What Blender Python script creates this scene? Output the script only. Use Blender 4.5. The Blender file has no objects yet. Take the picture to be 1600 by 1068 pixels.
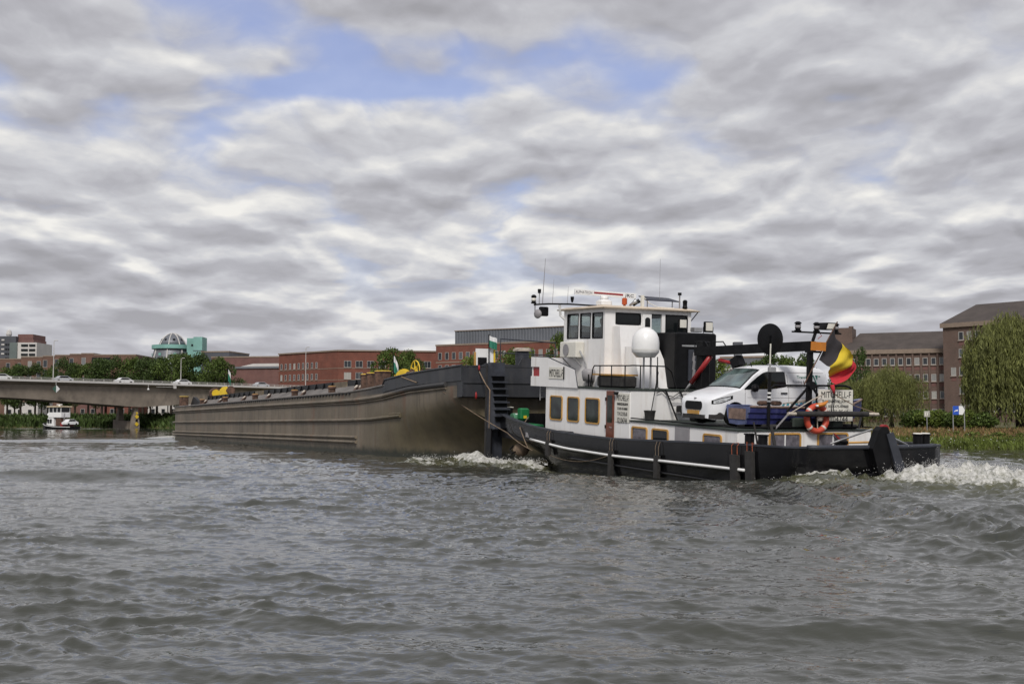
import bpy, bmesh, math, random
import numpy as np
from mathutils import Vector, Matrix
R=math.radians
scn=bpy.context.scene
COL=scn.collection
# ---------------------------------------------------------------- camera
cam_d=bpy.data.cameras.new('camera'); cam=bpy.data.objects.new('camera',cam_d); COL.objects.link(cam)
cam_d.sensor_width=36.0; cam_d.lens=1900/1600*36
cam_d.clip_start=0.1; cam_d.clip_end=6000
cam.location=(0,0,1.67); cam.rotation_euler=(R(90)+math.atan(123/1900),0,0)
scn.camera=cam
scn.view_settings.view_transform='Standard'; scn.view_settings.look='None'
scn.view_settings.exposure=0.06; scn.view_settings.gamma=1.0; scn.view_settings.use_curve_mapping=False
# ---------------------------------------------------------------- sun
SUN_DIR=Vector((-0.10,-1.0,0.0)).normalized()*math.cos(R(43))+Vector((0,0,math.sin(R(43))))
sl=bpy.data.lights.new('sun','SUN'); sl.energy=2.4; sl.angle=R(14); sl.color=(1.0,0.95,0.88)
so=bpy.data.objects.new('sun',sl); COL.objects.link(so)
so.rotation_euler=SUN_DIR.to_track_quat('Z','Y').to_euler(); so.location=(-10,-60,80)
# ---------------------------------------------------------------- sky: Nishita behind a broken stratocumulus deck
W=bpy.data.worlds.new('World'); scn.world=W; W.use_nodes=True
nt=W.node_tree; nt.nodes.clear()
class NB:
    """tiny node helper"""
    def __init__(s,nt): s.nt=nt
    def n(s,t,**k):
        o=s.nt.nodes.new(t)
        for a,v in k.items(): setattr(o,a,v)
        return o
    def put(s,sock,v):
        if hasattr(v,'is_output'): s.nt.links.new(v,sock)
        elif v is not None: sock.default_value=v
    def m(s,op,a,b=None,c=None,clamp=False):
        o=s.n('ShaderNodeMath',operation=op,use_clamp=clamp)
        s.put(o.inputs[0],a); s.put(o.inputs[1],b); s.put(o.inputs[2],c); return o.outputs[0]
    def xyz(s,a,b,c):
        o=s.n('ShaderNodeCombineXYZ'); s.put(o.inputs[0],a); s.put(o.inputs[1],b); s.put(o.inputs[2],c); return o.outputs[0]
    def sep(s,v):
        o=s.n('ShaderNodeSeparateXYZ'); s.put(o.inputs[0],v); return o.outputs
    def noise(s,v,scale,detail=6,rough=.55,lac=2.0,dist=0.0,col=False):
        o=s.n('ShaderNodeTexNoise'); s.put(o.inputs['Vector'],v); s.put(o.inputs['Scale'],scale)
        o.inputs['Detail'].default_value=detail; o.inputs['Roughness'].default_value=rough
        o.inputs['Lacunarity'].default_value=lac; o.inputs['Distortion'].default_value=dist
        return o.outputs['Color' if col else 'Fac']
    def ss(s,x,a,b,lo=0.0,hi=1.0):
        o=s.n('ShaderNodeMapRange',interpolation_type='SMOOTHSTEP',clamp=True)
        s.put(o.inputs[0],x); s.put(o.inputs[1],a); s.put(o.inputs[2],b); s.put(o.inputs[3],lo); s.put(o.inputs[4],hi); return o.outputs[0]
    def mix(s,f,a,b,blend='MIX'):
        o=s.n('ShaderNodeMix',data_type='RGBA',blend_type=blend)
        s.put(o.inputs[0],f); s.put(o.inputs[6],a); s.put(o.inputs[7],b); return o.outputs[2]
    def vm(s,op,a,b=None):
        o=s.n('ShaderNodeVectorMath',operation=op); s.put(o.inputs[0],a)
        if op=='SCALE': s.put(o.inputs['Scale'],b)
        else: s.put(o.inputs[1],b)
        return o.outputs[0]
    def ramp(s,f,stops,interp='LINEAR'):
        o=s.n('ShaderNodeValToRGB'); s.put(o.inputs[0],f); cr=o.color_ramp; cr.interpolation=interp
        while len(cr.elements)<len(stops): cr.elements.new(.5)
        for e,(p,c) in zip(cr.elements,stops): e.position=p; e.color=(*c,1) if len(c)==3 else c
        return o.outputs[0]
k=NB(nt)
sky=k.n('ShaderNodeTexSky',sky_type='NISHITA',sun_disc=False)
sky.sun_elevation=R(43); sky.sun_rotation=math.atan2(SUN_DIR.x,SUN_DIR.y); sky.altitude=50; sky.air_density=1.0; sky.dust_density=1.0; sky.ozone_density=1.6
tc=k.n('ShaderNodeTexCoord')
dx,dy,dz=k.sep(tc.outputs['Generated'])
SKY_OX,SKY_OY,SKY_OZ=8.4,2.9,9.1
def billow(p,scale,sm=.25):
    o=k.n('ShaderNodeTexVoronoi',voronoi_dimensions='2D',feature='SMOOTH_F1'); k.put(o.inputs['Vector'],p); o.inputs['Scale'].default_value=scale
    o.inputs['Smoothness'].default_value=sm; return o.outputs['Distance']
def cloud_density(zoff):
    z=k.m('ADD',k.m('MAXIMUM',dz,0.0),0.150+zoff)
    px=k.m('DIVIDE',dx,z); py=k.m('DIVIDE',dy,z)
    p=k.xyz(k.m('MULTIPLY_ADD',px,.88,SKY_OX),k.m('MULTIPLY_ADD',py,0.70,SKY_OY),SKY_OZ)
    w=k.noise(p,2.4,4,.6,col=True)
    pw=k.vm('ADD',p,k.vm('SCALE',k.vm('SUBTRACT',w,(.5,.5,.5)),0.40))
    mid=k.noise(pw,0.85,1.5,.48)
    fine=k.noise(pw,7.0,5,.62)
    b1=k.m('SUBTRACT',.52,billow(pw,2.5)); b2=k.m('SUBTRACT',.5,billow(pw,6.5,.15))
    d=k.m('ADD',k.m('ADD',k.m('MULTIPLY',mid,.78),k.m('MULTIPLY',b1,.42)),k.m('ADD',k.m('MULTIPLY',fine,.16),k.m('MULTIPLY',b2,.20)))
    return d,fine
d0,f0=cloud_density(0.0)
d1,f1=cloud_density(0.011)
# openings where blue shows: az=x/y, el=z  (soft, noisy edges from the cloud noise itself)
def gap(ax,el,sx,se,amp):
    a=k.m('DIVIDE',k.m('SUBTRACT',k.m('DIVIDE',dx,k.m('MAXIMUM',dy,.05)),ax),sx)
    e=k.m('DIVIDE',k.m('SUBTRACT',dz,el),se)
    r2=k.m('ADD',k.m('MULTIPLY',a,a),k.m('MULTIPLY',e,e))
    return k.m('MULTIPLY',k.m('EXPONENT',k.m('MULTIPLY',r2,-1.0)),k.m('MULTIPLY',k.m('GREATER_THAN',dy,.05),amp))
gaps=None
for g in [(-.25,.325,.08,.022,.20),(-.10,.300,.11,.013,.14),(.05,.300,.08,.022,.12),(-.14,.265,.13,.008,.18),(-.36,.245,.05,.008,.12),(.28,.255,.05,.012,.18),(.11,.275,.05,.014,.14),(-.05,.165,.12,.030,-.16),(.10,.15,.08,.03,-.08)]:
    v=gap(*g); gaps=v if gaps is None else k.m('ADD',gaps,v)
dens=k.m('SUBTRACT',d0,gaps)
alpha=k.ss(dens,.24,.46,.14,1.0)
low=k.ss(dz,.06,.24)                      # towards the horizon the deck closes up
alpha=k.m('MAXIMUM',alpha,k.m('SUBTRACT',1.0,low))
edge=k.m('SUBTRACT',d0,d1)               # less cloud above: a lit top; more cloud above: a shaded base
lit=k.m('ADD',k.m('MULTIPLY',edge,2.8),k.m('MULTIPLY',k.m('SUBTRACT',f0,.5),.12))
lit=k.m('ADD',lit,k.m('MULTIPLY',k.m('SUBTRACT',.60,d0),.70))
lit=k.m('ADD',lit,.42)
ccol=k.ramp(lit,[(0.0,(.345,.343,.368)),(.34,(.45,.45,.485)),(.60,(.585,.59,.62)),(.95,(.86,.845,.81))])
hz=k.ss(dz,.0,.13)
ccol=k.mix(hz,k.mix(.5,ccol,(.53,.525,.57,1)),ccol)
blue=k.vm('SCALE',sky.outputs[0],.105)
blue=k.mix(.5,blue,(.40,.45,.82,1))
col=k.mix(alpha,blue,ccol)
bg=k.n('ShaderNodeBackground'); k.put(bg.inputs[0],col); bg.inputs[1].default_value=1.0
wo=k.n('ShaderNodeOutputWorld'); nt.links.new(bg.outputs[0],wo.inputs[0])
# ---------------------------------------------------------------- helpers
rng=np.random.default_rng(7); random.seed(7)
def mat(name,col,rough=.55,metal=0.0,var=.12,vs=2.0,bump=0.0,bs=18.0,streak=None,spec=.5,trans=0.0,island=0.0,emit=None,tint=None):
    """principled material whose colour wanders a little with a world-space noise"""
    m=bpy.data.materials.new(name); m.use_nodes=True; t=m.node_tree; b=t.nodes['Principled BSDF']; q=NB(t)
    geo=q.n('ShaderNodeNewGeometry'); tcn=q.n('ShaderNodeTexCoord'); pos=tcn.outputs['Object']
    c=(*col,1)
    if var>0:
        n1=q.noise(pos,vs,4,.6)
        lo=tuple(max(0,x*(1-var*1.6)) for x in col); hi=tuple(min(1,x*(1+var)) for x in col)
        if tint: lo=tint
        c=q.ramp(n1,[(.3,lo),(.7,hi)])
    if streak:                                   # (colour, strength, horizontal frequency): run-off stains
        x,y,z=q.sep(pos)
        sv=q.xyz(q.m('MULTIPLY',x,streak[2]),q.m('MULTIPLY',y,streak[2]),q.m('MULTIPLY',z,.35))
        f=q.m('MULTIPLY',q.ss(q.noise(sv,1.0,5,.6),.50,.72),streak[1])
        c=q.mix(f,c,(*streak[0],1))
    if island>0:
        ri=geo.outputs['Random Per Island']
        c=q.mix(1.0,c,q.ramp(ri,[(0,(1-island,)*3),(1,(1+island,)*3)]),'MULTIPLY')
    q.put(b.inputs['Base Color'],c)
    b.inputs['Roughness'].default_value=rough; b.inputs['Metallic'].default_value=metal
    b.inputs['Specular IOR Level'].default_value=spec
    if trans: b.inputs['Transmission Weight'].default_value=trans
    if bump>0:
        bn=q.n('ShaderNodeBump'); bn.inputs['Strength'].default_value=bump; bn.inputs['Distance'].default_value=.02
        q.put(bn.inputs['Height'],q.noise(pos,bs,4,.6)); t.links.new(bn.outputs[0],b.inputs['Normal'])
    if emit:
        b.inputs['Emission Color'].default_value=(*emit[0],1); b.inputs['Emission Strength'].default_value=emit[1]
    return m
class MB:
    """collects boxes, tubes, lathes ... and links them as one mesh object"""
    def __init__(s): s.v=[]; s.f=[]
    def add(s,vs,fs):
        o=len(s.v); s.v+= [tuple(map(float,p)) for p in vs]; s.f+=[tuple(i+o for i in f) for f in fs]; return s
    def box(s,x0,x1,y0,y1,z0,z1):
        return s.hexa([(x0,y0,z0),(x1,y0,z0),(x1,y1,z0),(x0,y1,z0),(x0,y0,z1),(x1,y0,z1),(x1,y1,z1),(x0,y1,z1)])
    def hexa(s,p): return s.add(p,[(0,3,2,1),(4,5,6,7),(0,1,5,4),(1,2,6,5),(2,3,7,6),(3,0,4,7)])
    def cbox(s,x0,x1,y0,y1,z0,z1,b=.02):          # box with chamfered vertical and top edges
        pts=lambda e,z:[(x0+e+b,y0+e,z),(x1-e-b,y0+e,z),(x1-e,y0+e+b,z),(x1-e,y1-e-b,z),(x1-e-b,y1-e,z),(x0+e+b,y1-e,z),(x0+e,y1-e-b,z),(x0+e,y0+e+b,z)]
        return s.rings([pts(b,z0),pts(0,z0+b),pts(0,z1-b),pts(b,z1)],caps=True)
    def rings(s,rs,caps=False,close=True):
        n=len(rs[0]); vs=[p for r in rs for p in r]; fs=[]
        for i in range(len(rs)-1):
            for j in range(n if close else n-1):
                a=i*n+j; b=i*n+(j+1)%n; fs.append((a,b,b+n,a+n))
        if caps: fs.append(tuple(range(n-1,-1,-1))); fs.append(tuple((len(rs)-1)*n+j for j in range(n)))
        return s.add(vs,fs)
    def tube(s,path,r,n=6,caps=True):
        P=[Vector(p) for p in path]; rr=r if hasattr(r,'__len__') else [r]*len(P); rs=[]; up=None
        for i,p in enumerate(P):
            d=(P[min(i+1,len(P)-1)]-P[max(i-1,0)]).normalized()
            if up is None: up=Vector((0,0,1)) if abs(d.z)<.95 else Vector((0,1,0))
            a=d.cross(up); a=a.normalized() if a.length>1e-5 else Vector((1,0,0)); b=a.cross(d).normalized(); up=b
            rs.append([tuple(p+a*(math.cos(2*math.pi*j/n)*rr[i])+b*(math.sin(2*math.pi*j/n)*rr[i])) for j in range(n)])
        return s.rings(rs,caps)
    def lathe(s,prof,c=(0,0,0),axis=(0,0,1),n=16,caps=True):   # prof: (radius,height)
        ax=Vector(axis).normalized(); u=ax.orthogonal().normalized(); w=ax.cross(u); c=Vector(c)
        return s.rings([[tuple(c+ax*h+(u*math.cos(2*math.pi*j/n)+w*math.sin(2*math.pi*j/n))*max(r,1e-4)) for j in range(n)] for r,h in prof],caps)
    def prism(s,poly,axis,a0,a1):                # polygon in the plane across axis, extruded a0..a1
        def P(u,v,a): return {0:(a,u,v),1:(u,a,v),2:(u,v,a)}[axis]
        n=len(poly); vs=[P(u,v,a0) for u,v in poly]+[P(u,v,a1) for u,v in poly]
        return s.add(vs,[tuple(range(n-1,-1,-1)),tuple(range(n,2*n))]+[(i,(i+1)%n,n+(i+1)%n,n+i) for i in range(n)])
    def grid(s,rows): 
        n=len(rows[0]); vs=[p for r in rows for p in r]
        return s.add(vs,[(i*n+j,i*n+j+1,(i+1)*n+j+1,(i+1)*n+j) for i in range(len(rows)-1) for j in range(n-1)])
    def bar(s,p,q,w,h):
        p=Vector(p); q=Vector(q); d=(q-p).normalized(); up=Vector((0,0,1)) if abs(d.z)<.95 else Vector((0,1,0))
        a=d.cross(up).normalized()*w/2; b=a.cross(d).normalized()*h/2
        return s.hexa([tuple(p-a-b),tuple(p+a-b),tuple(q+a-b),tuple(q-a-b),tuple(p-a+b),tuple(p+a+b),tuple(q+a+b),tuple(q-a+b)])
    def frame(s,poly_out,poly_in,axis,a0,a1):    # ring-shaped prism between two polygons of equal count
        def P(u,v,a): return {0:(a,u,v),1:(u,a,v),2:(u,v,a)}[axis]
        return s.rings([[P(u,v,a0) for u,v in poly_in],[P(u,v,a0) for u,v in poly_out],[P(u,v,a1) for u,v in poly_out],[P(u,v,a1) for u,v in poly_in],[P(u,v,a0) for u,v in poly_in]])
    def mesh(s,name,m=None,smooth=False):
        me=bpy.data.meshes.new(name); me.from_pydata(s.v,[],s.f)
        bm=bmesh.new(); bm.from_mesh(me); bmesh.ops.recalc_face_normals(bm,faces=bm.faces); bm.to_mesh(me); bm.free()
        if m: me.materials.append(m)
        if smooth:
            me.shade_smooth()
            if smooth is not True: me.set_sharp_from_angle(angle=R(smooth))
        return me
    def build(s,name,m,parent=None,smooth=False,loc=None,rot=None,label=None):
        return link(name,s.mesh(name,m,smooth),parent,loc,rot,label)
def link(name,me,parent=None,loc=None,rot=None,label=None):
    o=bpy.data.objects.new(name,me); COL.objects.link(o)
    if parent: o.parent=parent
    if loc: o.location=loc
    if rot: o.rotation_euler=rot
    if label: o['label']=label
    return o
def thing(name,label,cat,loc=(0,0,0),rot=(0,0,0),group=None):
    o=bpy.data.objects.new(name,None); COL.objects.link(o); o.empty_display_size=.3
    o.location=loc; o.rotation_euler=rot; return tag(o,label,cat,group)
def tag(o,label=None,cat=None,group=None,kind=None):
    for a,v in (('label',label),('category',cat),('group',group),('kind',kind)):
        if v: o[a]=v
    return o
def rrect(u0,u1,v0,v1,r,n=4):
    pts=[]
    for cu,cv,a in ((u1-r,v0+r,-90),(u1-r,v1-r,0),(u0+r,v1-r,90),(u0+r,v0+r,180)):
        for i in range(n+1): t=R(a+90*i/n); pts.append((cu+r*math.cos(t),cv+r*math.sin(t)))
    return pts
_tc={}
def text_mesh(body,size,m,extrude=.004,sx=1.0,align='LEFT'):
    cu=bpy.data.curves.new('lettering','FONT'); cu.body=body; cu.size=size; cu.extrude=extrude; cu.align_x=align; cu.resolution_u=2
    ob=bpy.data.objects.new('tmp_text',cu); COL.objects.link(ob)
    dg=bpy.context.evaluated_depsgraph_get(); me=bpy.data.meshes.new_from_object(ob.evaluated_get(dg))
    bpy.data.objects.remove(ob); bpy.data.curves.remove(cu)
    n=len(me.vertices); a=np.zeros(n*3,dtype=np.float32); me.vertices.foreach_get('co',a); a=a.reshape(-1,3)
    w=a[:,0].max()-a[:,0].min() if n else 1
    if sx<0 and n: a[:,0]*=(-sx)/w             # sx negative: fit to that width
    else: a[:,0]*=sx
    me.vertices.foreach_set('co',a.ravel()); me.materials.clear(); me.materials.append(m); return me
def fast_mesh(name,v,f,m,quads=True):
    """numpy arrays to a mesh"""
    me=bpy.data.meshes.new(name); nv=len(v); nf=len(f); kf=f.shape[1]
    me.vertices.add(nv); me.vertices.foreach_set('co',np.ascontiguousarray(v,dtype=np.float32).ravel())
    me.loops.add(nf*kf); me.loops.foreach_set('vertex_index',np.ascontiguousarray(f,dtype=np.int32).ravel())
    me.polygons.add(nf); me.polygons.foreach_set('loop_start',np.arange(0,nf*kf,kf,dtype=np.int32))
    me.update(calc_edges=True); me.validate()
    if m: me.materials.append(m)
    return me
def copy_tree(o,parent=None):
    c=o.copy(); COL.objects.link(c); c.parent=parent
    for ch in [x for x in bpy.data.objects if x.parent==o]: copy_tree(ch,c)
    return c
# ---------------------------------------------------------------- materials
MT={}
def facade(name,c1,c2,mortar,sc=9.0):
    m=bpy.data.materials.new(name); m.use_nodes=True; t=m.node_tree; b=t.nodes['Principled BSDF']; q=NB(t)
    tcn=q.n('ShaderNodeTexCoord'); x,y,z=q.sep(tcn.outputs['Object'])
    br=q.n('ShaderNodeTexBrick'); q.put(br.inputs['Vector'],q.xyz(q.m('ADD',x,y),z,0.0)); br.inputs['Scale'].default_value=sc
    br.inputs['Color1'].default_value=(*c1,1); br.inputs['Color2'].default_value=(*c2,1); br.inputs['Mortar'].default_value=(*mortar,1)
    br.inputs['Mortar Size'].default_value=.015; br.inputs['Brick Width'].default_value=1.9; br.inputs['Row Height'].default_value=.6
    n=q.noise(tcn.outputs['Object'],.35,4,.6)
    q.put(b.inputs['Base Color'],q.mix(1.0,br.outputs[0],q.ramp(n,[(.3,(.8,.8,.8)),(.7,(1.15,1.12,1.1))]),'MULTIPLY'))
    b.inputs['Roughness'].default_value=.85; return m
MT['white']=mat('white_paint',(.82,.81,.80),.38,var=.05,vs=1.3,streak=((.50,.44,.37),.42,4.0))
MT['white2']=mat('white_enamel',(.80,.80,.79),.3,var=.04)
MT['black']=mat('black_gloss_paint',(.0055,.0055,.0065),.14,var=.3,vs=1.2,bump=.16,bs=1.6,spec=.30,streak=((.035,.032,.030),.25,1.3))
MT['blackm']=mat('black_matt_paint',(.007,.007,.008),.45,var=.3,vs=3,spec=.18)
MT['darkblue']=mat('dark_blue_grey_paint',(.036,.040,.052),.5,var=.25,vs=2,bump=.1)
MT['rubber']=mat('black_rubber',(.030,.028,.027),.8,var=.3,vs=6,bump=.3)
MT['yellowp']=mat('ochre_yellow_paint',(.50,.27,.06),.45,var=.15)
MT['yellow']=mat('bright_yellow_paint',(.72,.50,.03),.45,var=.12)
MT['orange']=mat('orange_paint',(.62,.22,.03),.45,var=.1)
MT['red']=mat('dark_red_paint',(.30,.018,.02),.4,var=.15)
MT['green']=mat('machine_green_paint',(.012,.17,.055),.45,var=.2)
MT['lgreen']=mat('pale_green_paint',(.09,.24,.14),.5,var=.15)
MT['deckgreen']=mat('deck_green_paint',(.034,.046,.038),.6,var=.3,vs=3)
MT['brown']=mat('varnished_brown_door',(.16,.045,.022),.35,var=.2,vs=4)
MT['greyp']=mat('grey_panel',(.28,.27,.28),.5,var=.12)
MT['metal']=mat('galvanised_steel',(.45,.45,.45),.4,metal=.7,var=.12)
MT['glass']=mat('dark_window_glass',(.008,.010,.011),.06,var=.0,spec=.35)
MT['glassg']=mat('greenish_window_glass',(.020,.028,.024),.05,var=.6,vs=2.4,spec=.28)
MT['curtain']=mat('grey_curtain_behind_glass',(.15,.14,.16),.15,var=.3,vs=6,spec=.35)
MT['clear']=None
m=bpy.data.materials.new('clear_glass'); m.use_nodes=True; t=m.node_tree; t.nodes.clear(); q=NB(t)
tr=q.n('ShaderNodeBsdfTransparent'); tr.inputs[0].default_value=(.72,.76,.76,1); gl=q.n('ShaderNodeBsdfGlossy'); gl.inputs['Roughness'].default_value=.02
fr=q.n('ShaderNodeLayerWeight'); fr.inputs[0].default_value=.5; mx=q.n('ShaderNodeMixShader'); t.links.new(q.m('MULTIPLY_ADD',q.m('POWER',fr.outputs['Facing'],4.0),.7,.04),mx.inputs[0]); t.links.new(tr.outputs[0],mx.inputs[1]); t.links.new(gl.outputs[0],mx.inputs[2])
ou=q.n('ShaderNodeOutputMaterial'); t.links.new(mx.outputs[0],ou.inputs[0]); MT['clear']=m
MT['ring']=mat('lifebuoy_red_orange',(.55,.075,.04),.5,var=.12,vs=6)
MT['reflect']=mat('reflective_tape',(.62,.55,.50),.4,var=.05)
MT['blue']=mat('dinghy_blue',(.026,.030,.125),.5,var=.35,vs=3,streak=((.075,.080,.17),.6,6))
MT['lblue']=mat('worn_light_blue',(.10,.12,.24),.5,var=.25,vs=3)
MT['wood']=mat('weathered_wood',(.22,.15,.12),.7,var=.3,vs=5)
MT['rope']=mat('weathered_rope',(.22,.16,.11),.9,var=.25,vs=8)
MT['ropew']=mat('pale_rope',(.50,.44,.37),.9,var=.2,vs=8)
MT['ropeo']=mat('orange_rope',(.40,.10,.045),.85,var=.3,vs=20)
MT['text']=mat('black_lettering',(.012,.012,.012),.5,var=0)
MT['sign']=mat('sign_board_white',(.72,.70,.63),.45,var=.06,vs=3)
MT['rust']=mat('rusty_steel',(.115,.065,.045),.85,var=.5,vs=4,bump=.3)
MT['tyre']=mat('tyre_rubber',(.018,.018,.018),.8,var=.2)
MT['concrete']=mat('bridge_concrete',(.25,.21,.170),.85,var=.22,vs=.25,streak=((.12,.10,.085),.6,.5))
MT['asphalt']=mat('asphalt',(.05,.05,.05),.9,var=.2)
MT['alu']=mat('railing_metal',(.52,.50,.47),.5,metal=.2,var=.1)
# ---------------------------------------------------------------- frames of the two vessels (shared by water and boats)
TUG_O=Vector((10.01,33.93,0.0)); TUG_ROT=(R(2.8),0,R(26))
BRG_O=Vector((-2.05,49.95,0.0)); BRG_ROT=(R(-.18),0,R(24.77))
# ---------------------------------------------------------------- river: one wave-shaped sheet
def ocean(L,N,wdir,lmin,lmax,rms,seed,iso=.35,p=3.2):
    g=np.random.default_rng(seed); f=np.fft.fftfreq(N,L/N)*2*np.pi; kx,ky=np.meshgrid(f,f,indexing='ij'); kk=np.hypot(kx,ky)+1e-9
    band=((kk>2*np.pi/lmax)&(kk<2*np.pi/lmin)); c=(kx*math.cos(wdir)+ky*math.sin(wdir))/kk
    amp=np.where(band,kk**(-p)*(iso+np.clip(c,0,1)**7),0)
    h=np.sqrt(amp)*(g.normal(size=(N,N))+1j*g.normal(size=(N,N)))
    z=np.fft.ifft2(h).real; s=rms/z.std()
    dx=np.fft.ifft2(1j*kx/kk*h).real; dy=np.fft.ifft2(1j*ky/kk*h).real
    return z*s,dx*s,dy*s
def samp(A,L,x,y):
    N=A.shape[0]; u=(x/L*N)%N; v=(y/L*N)%N; i=u.astype(int); j=v.astype(int); a=u-i; b=v-j; i1=(i+1)%N; j1=(j+1)%N; i%=N; j%=N
    return A[i,j]*(1-a)*(1-b)+A[i1,j]*a*(1-b)+A[i,j1]*(1-a)*b+A[i1,j1]*a*b
ss=lambda x,a,b:(lambda t:t*t*(3-2*t))(np.clip((x-a)/(b-a),0,1))
fine=np.linspace(R(-31),R(31),560); out=np.concatenate([np.linspace(R(-179.9),R(-33),60),fine,np.linspace(R(33),R(179.9),60)])
rr=[0.6,1.5,2.5,3.5,4.4]; r=5.0
while r<430: rr.append(r); r+=max(.040,.0036*r if r<32 else .0036*r+.0030*min(r-32,r*.9))
rr+= [450,520,700,1100,1800,3000]; rr=np.array(rr)
AA,RR=np.meshgrid(out,rr,indexing='ij'); X=RR*np.sin(AA); Y=RR*np.cos(AA)
ca,sa=math.cos(.6),math.sin(.6)
tA=ocean(53.0,640,R(-100),.40,4.5,.0235,3,iso=.05,p=2.7); tB=ocean(17.3,768,R(-84),.12,.8,.0090,5,iso=.07,p=2.3); tC=ocean(131.0,512,R(-100),5.5,22,.024,9)
xr,yr=X*ca-Y*sa,X*sa+Y*ca
hA=samp(tA[0],53.0,X,Y); hB=samp(tB[0],17.3,xr,yr)
hB=.5*np.maximum(hB-.003,0)+.78*hB
Z=hA+hB+samp(tC[0],131.0,X,Y)
patch=.98+.28*np.clip(samp(tC[0],131.0,Y*1.3,X*1.3)/.020,-1,1)          # gusty patches, calmer lanes
dist_=1-.60*ss(RR,24,120); Z*=patch*dist_
DX=samp(tA[1],53.0,X,Y)*.85*patch*dist_; DY=samp(tA[2],53.0,X,Y)*.85*patch*dist_
th=R(26); fwx,fwy=-math.sin(th),math.cos(th); sx_,sy_=math.cos(th),math.sin(th)
U=(X-TUG_O.x)*fwx+(Y-TUG_O.y)*fwy; V=(X-TUG_O.x)*sx_+(Y-TUG_O.y)*sy_
g2=lambda a,b,ca_,cb,sa_,sb:np.exp(-((a-ca_)/sa_)**2-((b-cb)/sb)**2)
turb=samp(tB[0],17.3,X*.7,Y*.7)/.0090; turb2=samp(tB[0],17.3,yr*.9,xr*.9)/.0090; tl=samp(tA[0],53.0,yr*.9,xr*.9)/.0235
foam=np.zeros_like(Z)
# propeller wash streaming aft of the stern
ridge_v=1.25-.10*(U+.5)
wash=ss(-U,-.2,.9)*np.exp(-(np.maximum(-U-2,0)/16)**2)*np.exp(-(np.abs(V-ridge_v)/(1.7+.05*np.abs(U)))**2.5)
washf=ss(-U,-.2,.9)*np.exp(-(np.maximum(-U-2,0)/16)**2)*np.exp(-(np.abs(V-ridge_v+.5)/(2.3+.05*np.abs(U)))**3)
Z+=wash*(.27+.040*turb+.040*turb2+.05*tl)
foam=np.maximum(foam,np.maximum(wash*(.90+.14*tl),washf*(.62+.14*tl+.1*turb)))
pool=ss(-U,.0,.7)*np.exp(-(np.maximum(-U-4,0)/7)**2)*np.exp(-(V/3.6)**4); Z+=pool*.05*turb; foam=np.maximum(foam,pool*.34)
c1=g2(U,V,-.35,-2.0,.9,1.1); Z+=c1*(.17+.06*turb); foam=np.maximum(foam,c1*.80)
c2=g2(U,V,-1.6,-3.4,1.6,.7); foam=np.maximum(foam,c2*.5)
hump=g2(U,V,-1.5,-2.6,1.6,1.5); Z+=.13*hump; foam=np.maximum(foam,.30*g2(U,V,-2.2,-2.4,2.2,2.0))
# trough and thin foam along the port side of the pusher
al=ss(U,1.5,4)*ss(-U,-16,-13); Z-=.17*al*np.exp(-((V+3.3)/1.3)**2)
foam=np.maximum(foam,al*.52*np.exp(-((V+3.35)/.28)**2)); foam=np.maximum(foam,al*.36*np.exp(-((V+4.3)/.7)**2))
# churned water where the pusher meets the barge
for cu,cv,su,sv,a,hh in ((17.4,-4.0,2.6,.75,.95,.16),(15.6,-4.6,2.6,.8,.62,.08),(19.3,-3.8,1.3,.6,.9,.20),(14.7,-3.2,.9,.5,.9,.2),(13.2,-5.0,2.4,.5,.45,.03),(20.5,-5.2,1.6,.5,.62,.1),(17.5,-6.4,3.2,.5,.5,.06),(16.5,-5.4,3.5,.9,.42,.02),(12.0,-4.4,2.0,.5,.34,.0)):
    q_=g2(U,V,cu,cv,su,sv); Z+=q_*(hh+.05*turb); foam=np.maximum(foam,np.minimum(.88,q_*a*1.2))
# stern-quarter Kelvin crests and a few long swells
for off,a,w in ((0,.17,.40),(-1.5,.075,.34),(-2.9,.05,.36),(1.6,.08,.40)):
    xc=6.3+off+.055*(33-Y)+.12*np.sin(Y*.7+off); Z+=a*np.exp(-((X-xc)/w)**2)*ss(-Y,-33,-29)*ss(Y,6,11)*(1+.35*turb2*.5)
for cx,cy,sx2,sy2,lam,a,ang in ((-13,36.5,4.5,2.2,4.6,.25,8),(3.4,9.7,2.4,1.0,2.0,.10,14),(-5,21,5,3,3.4,.05,-10),(9.5,22.5,2.6,1.5,2.6,.12,-32),(-3.5,11.2,2.5,1.2,1.8,.035,5),(-19,64,7,3,6,.13,4),(-34,100,14,3,7,.18,2)):
    kk_=2*math.pi/lam; ph=kk_*((Y-cy)*math.cos(R(ang))+(X-cx)*math.sin(R(ang))); Z+=a*np.cos(ph)*g2(X,Y,cx,cy,sx2,sy2)
# foam at the barge's head and the distant motor boat's wake
bx,by=-31.9,114.5; q_=g2(X,Y,bx,by,2.6,1.6); foam=np.maximum(foam,q_); Z+=.28*q_
q_=g2(X,Y,-36,116,5,1.6); foam=np.maximum(foam,q_*.5)
q_=np.exp(-((Y-249)/1.5)**2)*ss(X,-108,-100)*ss(-X,74,86); foam=np.maximum(foam,q_*.85); Z+=.12*q_
q_=np.exp(-((Y-243)/1.3)**2)*ss(X,-92,-86)*ss(-X,60,78); foam=np.maximum(foam,q_*.6)
far=ss(RR,300,430); Z*=(1-far); near=ss(RR,2.0,4.5); Z*=near
V3=np.stack([X+DX*near*(1-far),Y+DY*near*(1-far),Z],-1).reshape(-1,3); nA,nR=len(out),len(rr)
ii,jj=np.meshgrid(np.arange(nA-1),np.arange(nR-1),indexing='ij'); a_=(ii*nR+jj).ravel()
Fq=np.stack([a_,a_+1,a_+nR+1,a_+nR],-1)
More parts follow.
